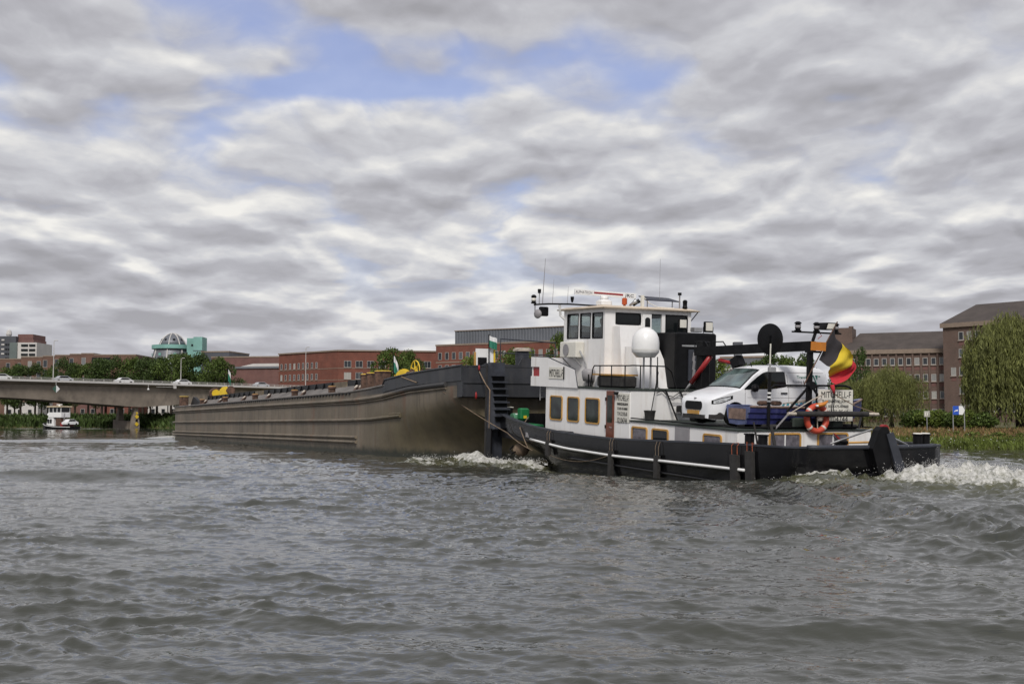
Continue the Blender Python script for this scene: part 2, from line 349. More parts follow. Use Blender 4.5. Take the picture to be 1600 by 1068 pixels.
wm=bpy.data.materials.new('river_water'); wm.use_nodes=True; t=wm.node_tree; b=t.nodes['Principled BSDF']; q=NB(t)
geo=q.n('ShaderNodeNewGeometry'); pos=geo.outputs['Position']; at=q.n('ShaderNodeAttribute',attribute_name='foam'); fo=at.outputs['Fac']
px_,py_,pz_=q.sep(pos); p2_=q.xyz(px_,py_,0.0)
fn=q.m('ADD',q.m('MULTIPLY',q.noise(p2_,2.0,4,.62,dist=1.2),.5),q.m('MULTIPLY',q.noise(pos,8.0,6,.66),.5))
fm=q.ss(fn,q.m('SUBTRACT',.79,q.m('MULTIPLY',fo,.70)),q.m('SUBTRACT',.90,q.m('MULTIPLY',fo,.62)))
fm=q.m('MULTIPLY',fm,q.ss(fo,.08,.3,0.0,.88))
murk=q.ramp(q.noise(p2_,.09,3,.5),[(.3,(.040,.042,.033)),(.7,(.050,.052,.041))])
murk=q.mix(q.ss(fo,.03,.75),murk,(.105,.105,.045,1))           # aerated water is greener and paler
fcol=q.ramp(q.noise(pos,9.0,5,.7),[(.36,(.26,.26,.22)),(.62,(.72,.71,.68))])
q.put(b.inputs['Base Color'],q.mix(fm,murk,fcol))
q.put(b.inputs['Roughness'],q.m('ADD',.045,q.m('MULTIPLY',fm,.6)))
b.inputs['IOR'].default_value=1.42
bn=q.n('ShaderNodeBump'); bn.inputs['Strength'].default_value=.36; bn.inputs['Distance'].default_value=.05
hgt=q.m('ADD',q.m('MULTIPLY',q.noise(q.xyz(q.m('MULTIPLY',px_,.5),py_,pz_),8.5,3,.6,dist=.5),.6),q.m('ADD',q.m('MULTIPLY',q.noise(pos,17.0,2,.5),.16),q.m('MULTIPLY',q.m('MULTIPLY',fm,q.noise(pos,22.0,4,.7)),1.6)))
q.put(bn.inputs['Strength'],q.ss(py_,20.0,110.0,.30,.10)); q.put(bn.inputs['Height'],hgt); t.links.new(bn.outputs[0],b.inputs['Normal'])
me=fast_mesh('river',V3,Fq,wm); me.shade_smooth()
at=me.attributes.new('foam','FLOAT','POINT'); at.data.foreach_set('value',foam.reshape(-1).astype(np.float32))
tag(link('river',me),kind='structure')
# spray thrown up over the wash and at the bow: loose drops, nobody could count them
def drops(name,pts,rad,label):
    oc=np.array([(1,0,0),(-1,0,0),(0,1,0),(0,-1,0),(0,0,1),(0,0,-1)],float); of=np.array([(0,2,4),(2,1,4),(1,3,4),(3,0,4),(2,0,5),(1,2,5),(3,1,5),(0,3,5)])
    n=len(pts); v=(pts[:,None,:]+oc[None]*rad[:,None,None]).reshape(-1,3); f=(of[None]+(np.arange(n)*6)[:,None,None]).reshape(-1,3)
    o=link(name,fast_mesh(name,v,f,MT['foam'])); tag(o,label,'spray',kind='stuff')
MT['foam']=mat('foam_white',(.80,.79,.76),.7,var=0)
def loc2w(u,v,z): return np.stack([TUG_O.x+u*fwx+v*sx_,TUG_O.y+u*fwy+v*sy_,z],-1)
n=3000; u=-rng.gamma(2.0,1.6,n)*.8-.0; cv=1.25-.10*(u+.5); v=cv+rng.normal(0,.85,n); z=.20+np.abs(rng.normal(0,.09,n))+np.exp(-((v-cv)/.9)**2)*.12+rng.exponential(.05,n)
p1=loc2w(u,v,z); n=450; u=-.3+rng.normal(0,.45,n); v=-2.0+rng.normal(0,.6,n); p2=loc2w(u,v,.10+np.abs(rng.normal(0,.07,n)))
n=150; u=-rng.uniform(.3,6,n); v=1.8+rng.normal(0,1.2,n); p3=loc2w(u,v,.5+rng.exponential(.28,n))
pp=np.concatenate([p1,p2,p3]); drops('spray',pp,rng.uniform(.003,.011,len(pp)),'white spray thrown up by the propeller wash behind the pusher stern')
pp=[]
for cu,cv,su,sv,m_ in ((17.6,-3.8,1.5,.35,500),(19.4,-3.7,.8,.4,500),(14.8,-3.2,.5,.3,400),(20.4,-5,.9,.3,200)): pp.append(loc2w(cu+rng.normal(0,su,m_),cv+rng.normal(0,sv,m_),.08+np.abs(rng.normal(0,.10,m_))))
pp=np.concatenate(pp); drops('spray',pp,rng.uniform(.004,.016,len(pp)),'white spray churning between the pusher bow and the barge stern')
# ---------------------------------------------------------------- land: one sheet from the water's edge to the horizon
bank=[(900,-700),(180,-60),(90,15),(60,42),(40,60),(31.5,68.5),(29.2,71),(26.5,74.5),(21,83),(15,94),(7,108),(-2,126),(-14,152),(-28,184),(-44,219),(-60,250),(-72,270),(-84,284),(-96,290),(-115,292),(-140,292),(-200,291),(-320,288),(-700,280),(-3000,270)]
bank=[Vector((*p,0)) for p in bank]
def bank_nrm(i):
    d=(bank[min(i+1,len(bank)-1)]-bank[max(i-1,0)]).normalized(); return Vector((d.y,-d.x,0))
offs=[-4,-1,-.2,.5,1.5,3,6,10,16,25,40,70,120,220,420,900,2600]
def land_z(off,farbank):      # farbank 0: low right bank, 1: higher left bank
    lowz=np.interp(off,[-4,-1,-.2,.5,1.5,3,6,10,25,70,200,3000],[-1.5,-.5,-.12,.14,.30,.42,.55,.68,.85,1.1,2.0,6])
    hiz=np.interp(off,[-4,-1,-.2,.5,1.5,3,6,10,16,40,200,3000],[-1.5,-.5,-.12,.25,.7,1.2,1.9,2.5,2.8,3.2,4,8])
    return lowz*(1-farbank)+hiz*farbank
mb=MB(); rows=[]
for i,p in enumerate(bank):
    fb=float(np.clip((p.y-190)/70,0,1)); nn=bank_nrm(i); row=[]
    for o_ in offs:
        w_=p+nn*(o_+ (random.uniform(-.25,.25) if -1<o_<10 else 0)); row.append((w_.x,w_.y,land_z(o_,fb)))
    rows.append(row)
mb.grid(rows)
gm=bpy.data.materials.new('bank_grass_soil'); gm.use_nodes=True; t=gm.node_tree; b=t.nodes['Principled BSDF']; q=NB(t)
pos=q.n('ShaderNodeNewGeometry').outputs['Position']
c=q.ramp(q.noise(pos,.22,5,.65),[(.28,(.045,.062,.018)),(.46,(.085,.085,.028)),(.60,(.15,.105,.048)),(.75,(.18,.12,.06))])
c=q.mix(.5,c,q.ramp(q.noise(pos,2.4,4,.7),[(.3,(.03,.045,.014)),(.7,(.13,.12,.045))]))
q.put(b.inputs['Base Color'],c); b.inputs['Roughness'].default_value=.95
bn=q.n('ShaderNodeBump'); bn.inputs['Strength'].default_value=.8; bn.inputs['Distance'].default_value=.25; q.put(bn.inputs['Height'],q.noise(pos,3.0,5,.7)); t.links.new(bn.outputs[0],b.inputs['Normal'])
tag(mb.build('ground',gm,smooth=True),kind='structure')
# ---------------------------------------------------------------- foliage generators
def leafmat(name,c,island=.45,tr=.0):
    m=mat(name,c,.65,var=.30,vs=.6,island=island,spec=.25); return m
MT['leaf1']=leafmat('leaves_dark_green',(.050,.080,.019)); MT['leaf2']=leafmat('leaves_mid_green',(.070,.105,.020)); MT['leaf3']=leafmat('leaves_yellow_green',(.115,.155,.026))
MT['willow']=leafmat('willow_leaves',(.140,.152,.046),.30); MT['reed']=leafmat('bank_reeds',(.125,.160,.034),.5); MT['dry']=leafmat('dry_grass',(.24,.155,.070),.4)
MT['bark']=mat('bark',(.055,.042,.032),.9,var=.35,vs=2,bump=.4)
def quads(c,u,w):   # leaf centre, half vectors
    v=np.stack([c-u-w*.35,c-u*.2+w,c+u+w*.15,c+u*.1-w],1).reshape(-1,3); f=np.arange(len(c)*4).reshape(-1,4); return v,f
def rdir(n): d=rng.normal(size=(n,3)); return d/np.linalg.norm(d,axis=1,keepdims=True)
def crown_mesh(n,blobs,leaf,m,name='crown',flat=.75):
    """leaf clumps through the volume of many unequal blobs"""
    cs=np.array([b_[:3] for b_ in blobs]); rs=np.array([b_[3] for b_ in blobs]); w=rs**2; idx=rng.choice(len(blobs),n,p=w/w.sum())
    d=rdir(n); d[:,2]=d[:,2]*flat+.12; rad=rs[idx]*(.55+.5*rng.random(n)**.6); c=cs[idx]+d*rad[:,None]
    u=rdir(n)*(leaf*(.6+.8*rng.random(n)))[:,None]; wv=np.cross(u,rdir(n)); wv*=.62
    v,f=quads(c,u,wv); return fast_mesh(name,v,f,m)
def blobset(k_,rx,rz,z0,br,seed,top=1.0):
    g=np.random.default_rng(seed); B=[]
    for i in range(k_):
        a=g.uniform(0,2*math.pi); h=g.random(); e=math.sqrt(max(0,1-(2*h-1)**2)); rad=rx*e*g.uniform(.45,.95)
        B.append((rad*math.cos(a),rad*math.sin(a),z0+rz*h*top,br*g.uniform(.7,1.35)))
    B.append((0,0,z0+rz*.5,br*1.5)); return B
def trunk_mb(h,r,limbs,seed,spread):
    g=random.Random(seed); mb=MB(); top=(g.uniform(-.1,.1)*h*.3,g.uniform(-.1,.1)*h*.3,h*.72)
    mb.tube([(0,0,-.3),(top[0]*.2,top[1]*.2,h*.3),top],[r*1.25,r,r*.35],7)
    for i in range(limbs):
        a=2*math.pi*i/limbs+g.uniform(-.4,.4); z=h*g.uniform(.25,.45); rr_=spread*g.uniform(.5,.85)
        mb.tube([(0,0,z),(math.cos(a)*rr_*.5,math.sin(a)*rr_*.5,z+h*.16),(math.cos(a)*rr_,math.sin(a)*rr_,z+h*.32)],[r*.5,r*.33,r*.12],5)
    return mb
TREE_M={}
def tree_variants():
    for kind,lm in (('leaf1',MT['leaf1']),('leaf2',MT['leaf2']),('leaf3',MT['leaf3'])):
        for s in range(2):
            seed=hash((kind,s))%1000 if False else {'leaf1':11,'leaf2':31,'leaf3':51}[kind]+s
            TREE_M[kind,s]=(crown_mesh(5600,blobset(32,.43,.66,.27,.13,seed),.020,lm),trunk_mb(1.0,.022,5,seed,.42).mesh('trunk',MT['bark'],True))
tree_variants()
def tree(x,y,z,h,w,kind,s,label,group=None,name='broadleaf_tree'):
    t=thing(name,label,'tree',(x,y,z),(0,0,rng.uniform(0,6)),group)
    cr,tk=TREE_M[kind,s%2]
    a=link('crown',cr,t); a.scale=(w,w,h); b=link('trunk',tk,t); b.scale=(h*.9,h*.9,h)
    return t
def at(px,Yd): return (px-800)/1900*Yd
def zz(py,Yd): return 1.67+(657-py)/1900*Yd
# ---------------------------------------------------------------- bridge
brick_red=facade('red_brick',(.185,.064,.043),(.15,.052,.036),(.16,.11,.09)); brick_brown=facade('brown_brick',(.165,.092,.066),(.13,.072,.053),(.16,.13,.11))
brick_dark=facade('dark_brown_brick',(.145,.098,.080),(.115,.078,.064),(.15,.125,.11)); brick_purple=facade('purple_brown_brick',(.17,.085,.075),(.14,.07,.062),(.15,.12,.11))
MT['winframe']=mat('window_frame_pale',(.42,.41,.39),.5,var=.05); MT['pane']=mat('far_window_pane',(.045,.055,.065),.08,var=.5,vs=.15,spec=.6)
_t=MT['pane'].node_tree; _q=NB(_t); _oi=_q.n('ShaderNodeObjectInfo'); _q.put(_t.nodes['Principled BSDF'].inputs['Base Color'],_q.ramp(_oi.outputs['Random'],[(0,(.012,.015,.018)),(.45,(.03,.036,.042)),(.7,(.09,.10,.11)),(.88,(.25,.25,.24)),(1,(.36,.35,.32))]))
MT['roofd']=mat('dark_slate_roof',(.070,.056,.049),.8,var=.18,vs=.4,bump=.2,bs=2); MT['zinc']=mat('zinc_cladding',(.17,.18,.20),.5,metal=.3,var=.12,vs=.3)
MT['turq']=mat('turquoise_copper',(.20,.40,.36),.6,var=.12,vs=.2); MT['pale']=mat('pale_render',(.55,.53,.51),.8,var=.06,vs=.2); MT['ledge']=mat('stone_band',(.24,.185,.145),.8,var=.1); MT['sill']=mat('concrete_sill',(.30,.25,.215),.8,var=.1)
MT['clad']=mat('corrugated_grey_cladding',(.135,.145,.165),.5,metal=.2,var=.12,vs=.15)
BA=Vector((-107,255,0)); BD=Vector((53,55,0)).normalized(); BN=Vector((-BD.y,BD.x,0))   # along, and away from us
def bp(s,o,z): w_=BA+BD*s+BN*o; return (w_.x,w_.y,z)
bridge=thing('road_bridge','long beige concrete road bridge with haunched girder crossing behind the barge','bridge',(0,0,0))
deckz=lambda s:10.35-.0045*s
PIER_S=32.0
def depth(s):
    d=abs(s-PIER_S); return 2.5+2.35*max(0,1-d/58)**1.7
ss_=list(np.arange(-75,112,3.0))
for nm,o0,o1 in (('girder',.9,4.2),('girder',7.8,11.1)):
    mb=MB(); mb.rings([[bp(s,o0,deckz(s)-.9),bp(s,o1,deckz(s)-.9),bp(s,o1-.3,deckz(s)-.6-depth(s)),bp(s,o0+.3,deckz(s)-.6-depth(s))] for s in ss_],caps=True); mb.build(nm,MT['concrete'],bridge)
mb=MB(); mb.rings([[bp(s,-.35,deckz(s)-.30),bp(s,12.3,deckz(s)-.30),bp(s,11.4,deckz(s)-.88),bp(s,.7,deckz(s)-.88)] for s in ss_],caps=True); mb.build('deck_slab',MT['concrete'],bridge)
mb=MB(); mb.rings([[bp(s,.3,deckz(s)-.29),bp(s,11.7,deckz(s)-.29),bp(s,11.7,deckz(s)-.2),bp(s,.3,deckz(s)-.2)] for s in ss_],caps=True); mb.build('roadway',MT['asphalt'],bridge)
for o in (-.35,12.05):
    mb=MB(); mb.rings([[bp(s,o,deckz(s)-.28),bp(s,o+.25,deckz(s)-.28),bp(s,o+.25,deckz(s)+.12),bp(s,o,deckz(s)+.12)] for s in ss_],caps=True); pa=mb.build('parapet',MT['pale'],bridge)
    for zr in (.62,.38):
        mb=MB(); mb.tube([bp(s,o+.12,deckz(s)+zr) for s in ss_],.045,5); mb.build('handrail',MT['alu'],pa)
pm=MB().box(-.05,.05,-.05,.05,.1,.62).mesh('railing_post',MT['alu'])
for s in np.arange(-18,95,2.4): link('railing_post',pm,bridge,bp(s,-.23,deckz(s)))
pz=deckz(PIER_S)-.6-depth(PIER_S)
for o in (2.5,9.4):
    mb=MB(); rs=[]
    for z_,w_,l_ in ((-2,.85,.75),(1.0,.80,.72),(pz-.3,.45,.5),(pz,.6,.65)):
        rs.append([bp(PIER_S-w_,o-l_,z_),bp(PIER_S+w_,o-l_,z_),bp(PIER_S+w_,o+l_,z_),bp(PIER_S-w_,o+l_,z_)])
    mb.rings(rs,caps=True); pier=mb.build('pier',MT['concrete'],bridge)
    if o<5:
        for z_,w_,km in ((.9,.50,'yellow'),(1.75,.34,'blackm'),(2.6,.50,'yellow'),(3.4,.30,'yellow')):   # yellow diamond passage marks
            c_=Vector(bp(PIER_S,o-.80,z_)); e=BD*w_; u_=Vector((0,0,w_)); m2=MB(); m2.rings([[tuple(c_-e),tuple(c_-u_),tuple(c_+e),tuple(c_+u_)],[tuple(c_-e-BN*.1),tuple(c_-u_-BN*.1),tuple(c_+e-BN*.1),tuple(c_+u_-BN*.1)]],caps=True); m2.build('passage_mark',MT[km],pier)
mb=MB(); mb.hexa([bp(PIER_S-.9,3.9,-2),bp(PIER_S+.9,3.9,-2),bp(PIER_S+.9,11,-2),bp(PIER_S-.9,11,-2),bp(PIER_S-.9,3.9,1.5),bp(PIER_S+.9,3.9,1.5),bp(PIER_S+.9,11,1.9),bp(PIER_S-.9,11,1.9)]); mb.build('pier_wall',MT['concrete'],bridge)
# navigation diamond hung from the parapet, half dark half white
c_=Vector(bp(11.6,-.55,deckz(11.6)-1.75))
nd=thing('navigation_board','diamond navigation board half green half white hanging on the bridge girder','sign',tuple(c_),(0,0,math.atan2(BD.y,BD.x)))
MB().prism([(-.85,0),(0,-.85),(0,.85)],1,-.03,.03).build('dark_half',mat('board_green',(.05,.12,.09),.5),nd); MB().prism([(0,-.85),(.85,0),(0,.85)],1,-.03,.03).build('white_half',MT['white2'],nd); MB().tube([(0,.05,.8),(0,.05,1.75)],.07,6).build('hanger',MT['alu'],nd)
for i,s in enumerate((33.5,)):
    f=thing('bridge_lamp','small white lamp bracket under the bridge parapet above the pier','lamp',bp(s,-.6,deckz(s)-.2)); MB().tube([(0,0,0),(0,0,-.9)],.06,6).build('hanger',MT['alu'],f); MB().lathe([(.05,-.85),(.28,-1.15),(.22,-1.3)],n=10).build('lamp_head',MT['white2'],f)
    f=thing('gantry_bar','white horizontal bar with small box mounted on the bridge girder','bar',bp(s+2,-.6,deckz(s)-.75),(0,0,math.atan2(BD.y,BD.x))); MB().tube([(0,0,0),(4.6,0,0)],.06,6).build('bar',MT['alu'],f); MB().box(4.5,5.1,-.2,.2,-.3,.35).build('box',MT['pale'],f)
# street lamps on the bridge
for px,Yo,h,lab in ((83,None,9.2,'tall grey street lamp on the bridge nearest the motor boat'),(283,None,6.6,'grey street lamp rising from the bridge before the green trees'),(477,None,11.0,'tall pale street lamp standing before the red brick offices')):
    # solve s so that bp(s,6) sits at that bearing
    s=min(np.arange(-60,110,.25),key=lambda q_:abs((BA+BD*q_+BN*6).x/(BA+BD*q_+BN*6).y-(px-800)/1900))
    L=thing('street_lamp',lab,'street lamp',bp(s,6,deckz(s)-.2),group='lamps along the bridge'); MB().tube([(0,0,0),(0,0,h)],[.13,.07],8).build('pole',MT['alu'],L)
    MB().tube([(0,0,h),(.5,-.3,h+.12)],.05,5).build('arm',MT['alu'],L); MB().cbox(.3,1.0,-.5,-.2,h+.05,h+.2,.04).build('lamp_head',MT['alu'],L)
# cars on the bridge: small, body with cabin, glass, wheels
def car_mesh():
    prof=[(-2.1,.35),(-2.15,.75),(-1.55,.95),(-.9,1.42),(.7,1.45),(1.5,1.0),(2.1,.85),(2.15,.35)]
    mb=MB(); rs=[]
    for y_,k_ in ((-.85,.0),(-.8,.05),(.8,.05),(.85,.0)):
        rs.append([(x*(.97 if abs(y_)>.82 else 1),y_*(.82 if z>1.1 else 1),z) for x,z in prof])
    mb.rings(rs,caps=True); body=mb.mesh('body',None,35)
    g=MB()
    for sy in (-1,1): g.prism([(-1.35,.98),(-.85,1.34),(.6,1.36),(1.25,1.0)],1,sy*.80-.02*sy,sy*.86)
    return body,g.mesh('side_glass',MT['glass']),MB().lathe([(.2,-.1),(.32,-.1),(.32,.1),(.2,.1)],axis=(0,1,0),n=14).mesh('wheel',MT['tyre'])
cb,cg,cw=car_mesh(); cpaint=[mat('car_white',(.78,.78,.78),.25,var=.02),mat('car_silver',(.55,.56,.58),.25,metal=.4,var=.02)]
for px,o,mi,lab in ((1,2.4,0,'white car at the left picture edge on the bridge'),(98,3.4,1,'silver saloon car driving on the bridge beside the tall lamp'),(193,2.4,0,'white car on the bridge above the yellow-marked pier'),(285,2.4,0,'white car on the bridge at the foot of the middle lamp'),(407,3.4,1,'silver car on the bridge below the white flat roof')):
    s=min(np.arange(-60,110,.25),key=lambda q_:abs((BA+BD*q_+BN*o).x/(BA+BD*q_+BN*o).y-(px-800)/1900))
    c=thing('passenger_car',lab,'car',bp(s,o,deckz(s)-.18),(0,0,math.atan2(BD.y,BD.x)),'cars crossing the bridge')
    b_=link('body',cb.copy(),c); b_.data.materials.append(cpaint[mi]); link('side_glass',cg,c)
    for wx in (-1.35,1.35):
        for wy in (-.78,.78): link('wheel',cw,c,(wx,wy,.32))
# ---------------------------------------------------------------- buildings
def window_meshes(w,h,fr,pane,depth=.12,bars=0,sill=False):
    f=MB().frame([(-w/2,0),(w/2,0),(w/2,h),(-w/2,h)],[(-w/2+.09,.09),(w/2-.09,.09),(w/2-.09,h-.09),(-w/2+.09,h-.09)],1,-depth,.02)
    for i in range(bars): x=-w/2+w*(i+1)/(bars+1); f.box(x-.04,x+.04,-depth*.8,0,.05,h-.05)
    s=MB().box(-w/2-.1,w/2+.1,-depth-.14,0,-.16,-.004).mesh('sill',MT['sill']) if sill else None
    return f.mesh('window',fr),MB().box(-w/2+.08,w/2-.08,-depth*.55,-.005,.08,h-.08).mesh('pane',pane),s
def put_windows(b,ms,spots,rot=0):
    for x,y,z in spots:
        o=link('window',ms[0],b,(x,y,z),(0,0,rot)); link('pane',ms[1],o)
        if ms[2]: link('sill',ms[2],o)
def building(label,p,q_,dep,z0,z1,m,name='office_building',cat='building',group=None,parapet=.5):
    """front runs p->q (x,y); returns thing with local x along front, y into the block"""
    p=Vector((*p,0)); q_=Vector((*q_,0)); d=q_-p; L=d.length
    b=thing(name,label,cat,(p.x,p.y,z0),(0,0,math.atan2(d.y,d.x)),group)
    MB().box(0,L,0,dep,-2,z1-z0).build('wall',m,b)
    if parapet: MB().box(-.15,L+.15,-.15,dep+.15,z1-z0+.003,z1-z0+parapet).build('parapet',MT['ledge'],b)
    return b,L
# brown stepped apartments on the left
seg=[(-6,32,561.5,455),(32,66,558.5,450),(66,85,557,447),(85,108,555.5,445),(108,126,554,442),(126,146,553,440),(146,212,555,438)]
wm_=window_meshes(1.5,2.6,MT['winframe'],MT['pane'])
apt=thing('apartment_block','stepped brown brick apartment block above the trees at the left edge','building',(0,0,0),group=None)
for i,(a,b_,ty,Yd) in enumerate(seg):
    x0,x1=at(a,Yd),at(b_,Yd); zt=zz(ty,Yd)
    MB().box(x0+.02,x1-.02,Yd,Yd+22,2,zt).build('wall',brick_brown,apt); MB().box(x0,x1,Yd-.12,Yd+22.1,zt+.003,zt+.4).build('coping',MT['ledge'],apt)
    for px in ([12,30] if i==0 else [46,60] if i==1 else [70] if i==2 else [88] if i==3 else [111] if i==4 else [130] if i==5 else []):
        for dz in (3.9,7.4,10.9): put_windows(apt,wm_,[(at(px,Yd),Yd,zt-dz)])
    if i==6:
        lg=MB().box(at(143,Yd),at(172,Yd),Yd-.25,Yd-.01,zt-3.6,zt-.8).build('loggia',MT['glass'],apt)
        for px in (147,153,165): MB().box(at(px,Yd),at(px+3.4,Yd),Yd-.35,Yd-.26,zt-3.4,zt-1.9).build('balcony_panel',MT['pale'],lg)
        lg=MB().box(at(148,Yd),at(160,Yd),Yd-.25,Yd-.01,zt-6.8,zt-4.9).build('loggia',MT['glass'],apt)
# tower block at the far left
tb=thing('tower_block','dark and white stepped tower block rising at the far left edge','building',(0,0,0)); Yd=560
MT['darkclad']=mat('dark_blue_cladding',(.075,.080,.095),.5,var=.15,vs=.1); MT['gg']=mat('grey_green_cladding',(.13,.16,.155),.5,var=.1,vs=.1)
for a,b_,ty,dy,m,nm in ((-6,23,525,0,MT['darkclad'],'wall'),(15.5,27,535.2,-1.5,MT['gg'],'stair_tower'),(26,57,535,-.8,MT['pale'],'wall'),(22,46,521.2,3,brick_purple,'roof_storey'),(21,47.6,529.5,2.5,brick_purple,'roof_storey')):
    MB().box(at(a,Yd),at(b_,Yd),Yd+dy,Yd+18,2,zz(ty,Yd)).build(nm,m,tb)
for r_ in range(4):
    for a,b_ in ((33,43.5),(45.5,55)): MB().box(at(a,Yd),at(b_,Yd),Yd-1.1,Yd-.82,zz(541.3+7.2*r_,Yd),zz(537.8+7.2*r_,Yd)).build('window_band',MT['glass'],tb)
    for a,b_ in ((7,10),(11,15)): MB().box(at(a,Yd),at(b_,Yd),Yd-.3,Yd-.02,zz(539+7.2*r_,Yd),zz(537+7.2*r_,Yd)).build('window',MT['glass'],tb)
    MB().box(at(1,Yd),at(5.5,Yd),Yd-.3,Yd-.02,zz(532+7.2*r_,Yd),zz(529.7+7.2*r_,Yd)).build('window',MT['pale'],tb)
MB().lathe([(.9,0),(1.4,1.2),(1.0,2.8),(.2,3.4)],(at(6.5,Yd),Yd+4,zz(525,Yd)),n=10).build('roof_dome',MT['pale'],tb)
# museum tower: zinc bullet with turquoise gallery
Yd=520; cx=at(259.5,Yd); mt=thing('museum_tower','grey domed zinc tower with pale ribs and a turquoise gallery ring','tower',(cx,Yd+9,0))
zb,zg,zd=zz(575,Yd),zz(544,Yd),zz(537.5,Yd)
MB().lathe([(10.5,2),(10.0,zb),(7.6,zg),(7.4,zg+.6)],n=28).build('drum',MT['zinc'],mt,True)
MB().lathe([(7.5,zg),(8.8,zg+.15),(8.8,zd),(6.0,zd+.1)],n=32).build('gallery',MT['turq'],mt,40)
MB().lathe([(5.9,zd),(5.0,zd+1.9),(3.6,zd+3.7),(2.1,zd+4.7),(.8,zd+5.1),(.1,zd+5.4)],n=28).build('dome',MT['zinc'],mt,True)
for i in range(8):
    a=2*math.pi*i/8-math.pi/2; c_,s_=math.cos(a),math.sin(a)
    MB().tube([(c_*r_,s_*r_,z_) for r_,z_ in ((10.1,zb),(7.75,zg-.2))],.32,5).build('rib',MT['pale'],mt)
    MB().tube([(c_*r_,s_*r_,z_) for r_,z_ in ((6.1,zd),(5.15,zd+1.9),(3.75,zd+3.75),(2.2,zd+4.8),(.7,zd+5.3))],.24,5).build('rib',MT['pale'],mt)
    a+=math.pi/8; c_,s_=math.cos(a),math.sin(a); MB().lathe([(.65,0),(.55,.35)],(c_*4.55,s_*4.55,zd+2.2),(c_,s_,.45),n=12).build('porthole',MT['glass'],mt)
    MB().box(-.6,.6,-.2,.0,0,1.2).build('window',MT['turq'],mt,loc=(c_*8.45,s_*8.45,zg-3.0),rot=(0,0,a+math.pi/2))
bt=thing('museum_stair_block','turquoise box-shaped stair block beside the domed tower','building',(0,0,0))
MB().box(at(289,Yd),at(301.5,Yd),Yd+2,Yd+8,2,zz(527.5,Yd)).build('wall',MT['turq'],bt); MB().box(at(301,Yd),at(315,Yd),Yd,Yd+8,2,zz(526,Yd)).build('wall',MT['turq'],bt)
MB().box(at(296,Yd),at(300,Yd),Yd+1.8,Yd+1.98,zz(540,Yd),zz(537,Yd)).build('window',MT['glass'],bt); MB().box(at(300.5,Yd),at(315.6,Yd),Yd-.15,Yd+8.1,zz(548,Yd),zz(547,Yd)).build('ledge',MT['darkclad'],bt)
# blocks between tower and red offices
b,L=building('flat grey roof block behind the trees right of the turquoise block',(at(314,470),470),(at(357,468),468),20,2,zz(550.5,470),MT['darkclad'],'grey_block')
b,L=building('long brown brick block behind the white flat roof',(at(330,450),450),(at(437,446),446),25,2,zz(558.5,448),brick_purple,'brick_block')
b,L=building('low purple brick hall with a white flat roof beside the red offices',(at(366,425),425),(at(436,421),421),18,2,zz(575.5,423),brick_purple,'brick_hall',parapet=0)
hz_=zz(575.5,423)-2
MB().box(-.4,L+.4,-.5,18.5,hz_+.003,hz_+.7).build('fascia',MT['zinc'],b); MB().prism([(2,hz_+.705),(L,hz_+.705),(L,hz_+1.7),(7,hz_+1.7)],1,.2,17).build('roof',MT['pale'],b)
# red brick offices, left wing: two facets
ro=thing('red_brick_office','three-storey red brick office wing with small paired windows behind the barge','building',(0,0,0))
P1,P2,P3=(at(435.5,420),420),(at(528,398),398),(at(692,404),404); zt=24.4
MB().prism([P1,P2,P3,(P3[0]+3,450),(P1[0]+10,455)],2,2,zt).build('wall',brick_red,ro)
MB().prism([(P1[0]-.3,P1[1]-.3),(P2[0],P2[1]-.4),(P3[0]+.2,P3[1]-.3),(P3[0]+3,450),(P1[0]+10,455)],2,zt+.003,zt+.45).build('coping',MT['ledge'],ro)
ra=math.atan2(P2[1]-P1[1],P2[0]-P1[0]); rb=math.atan2(P3[1]-P2[1],P3[0]-P2[0]); L1=math.hypot(P2[0]-P1[0],P2[1]-P1[1]); L2=math.hypot(P3[0]-P2[0],P3[1]-P2[1])
w1=window_meshes(.95,1.95,MT['winframe'],MT['pane'],sill=True); w2=window_meshes(2.3,2.2,MT['winframe'],MT['pane'],bars=1,sill=True)
for zr in (19.2,15.4,11.6,7.8):
    put_windows(ro,w1,[(P1[0]+math.cos(ra)*(1.6+i*2.42),P1[1]+math.sin(ra)*(1.6+i*2.42),zr) for i in range(9)],ra)
    put_windows(ro,w2,[(P2[0]+math.cos(rb)*(3.1+i*3.75),P2[1]+math.sin(rb)*(3.1+i*3.75),zr-.1) for i in range(8)],rb)
    for A_,ang,LL in ((P1,ra,L1),(P2,rb,L2)): MB().box(.05,LL-.05,-.08,-.005,zr-.45,zr-.25).build('string_course',MT['ledge'],ro,loc=(A_[0],A_[1],0),rot=(0,0,ang))
for i,(a,b_) in enumerate(((500,518),(522,555))): MB().box(at(a,420),at(b_,420),418,424,zt+.46,zt+1.1+.5*i).build('roof_plant',MT['zinc'],ro)
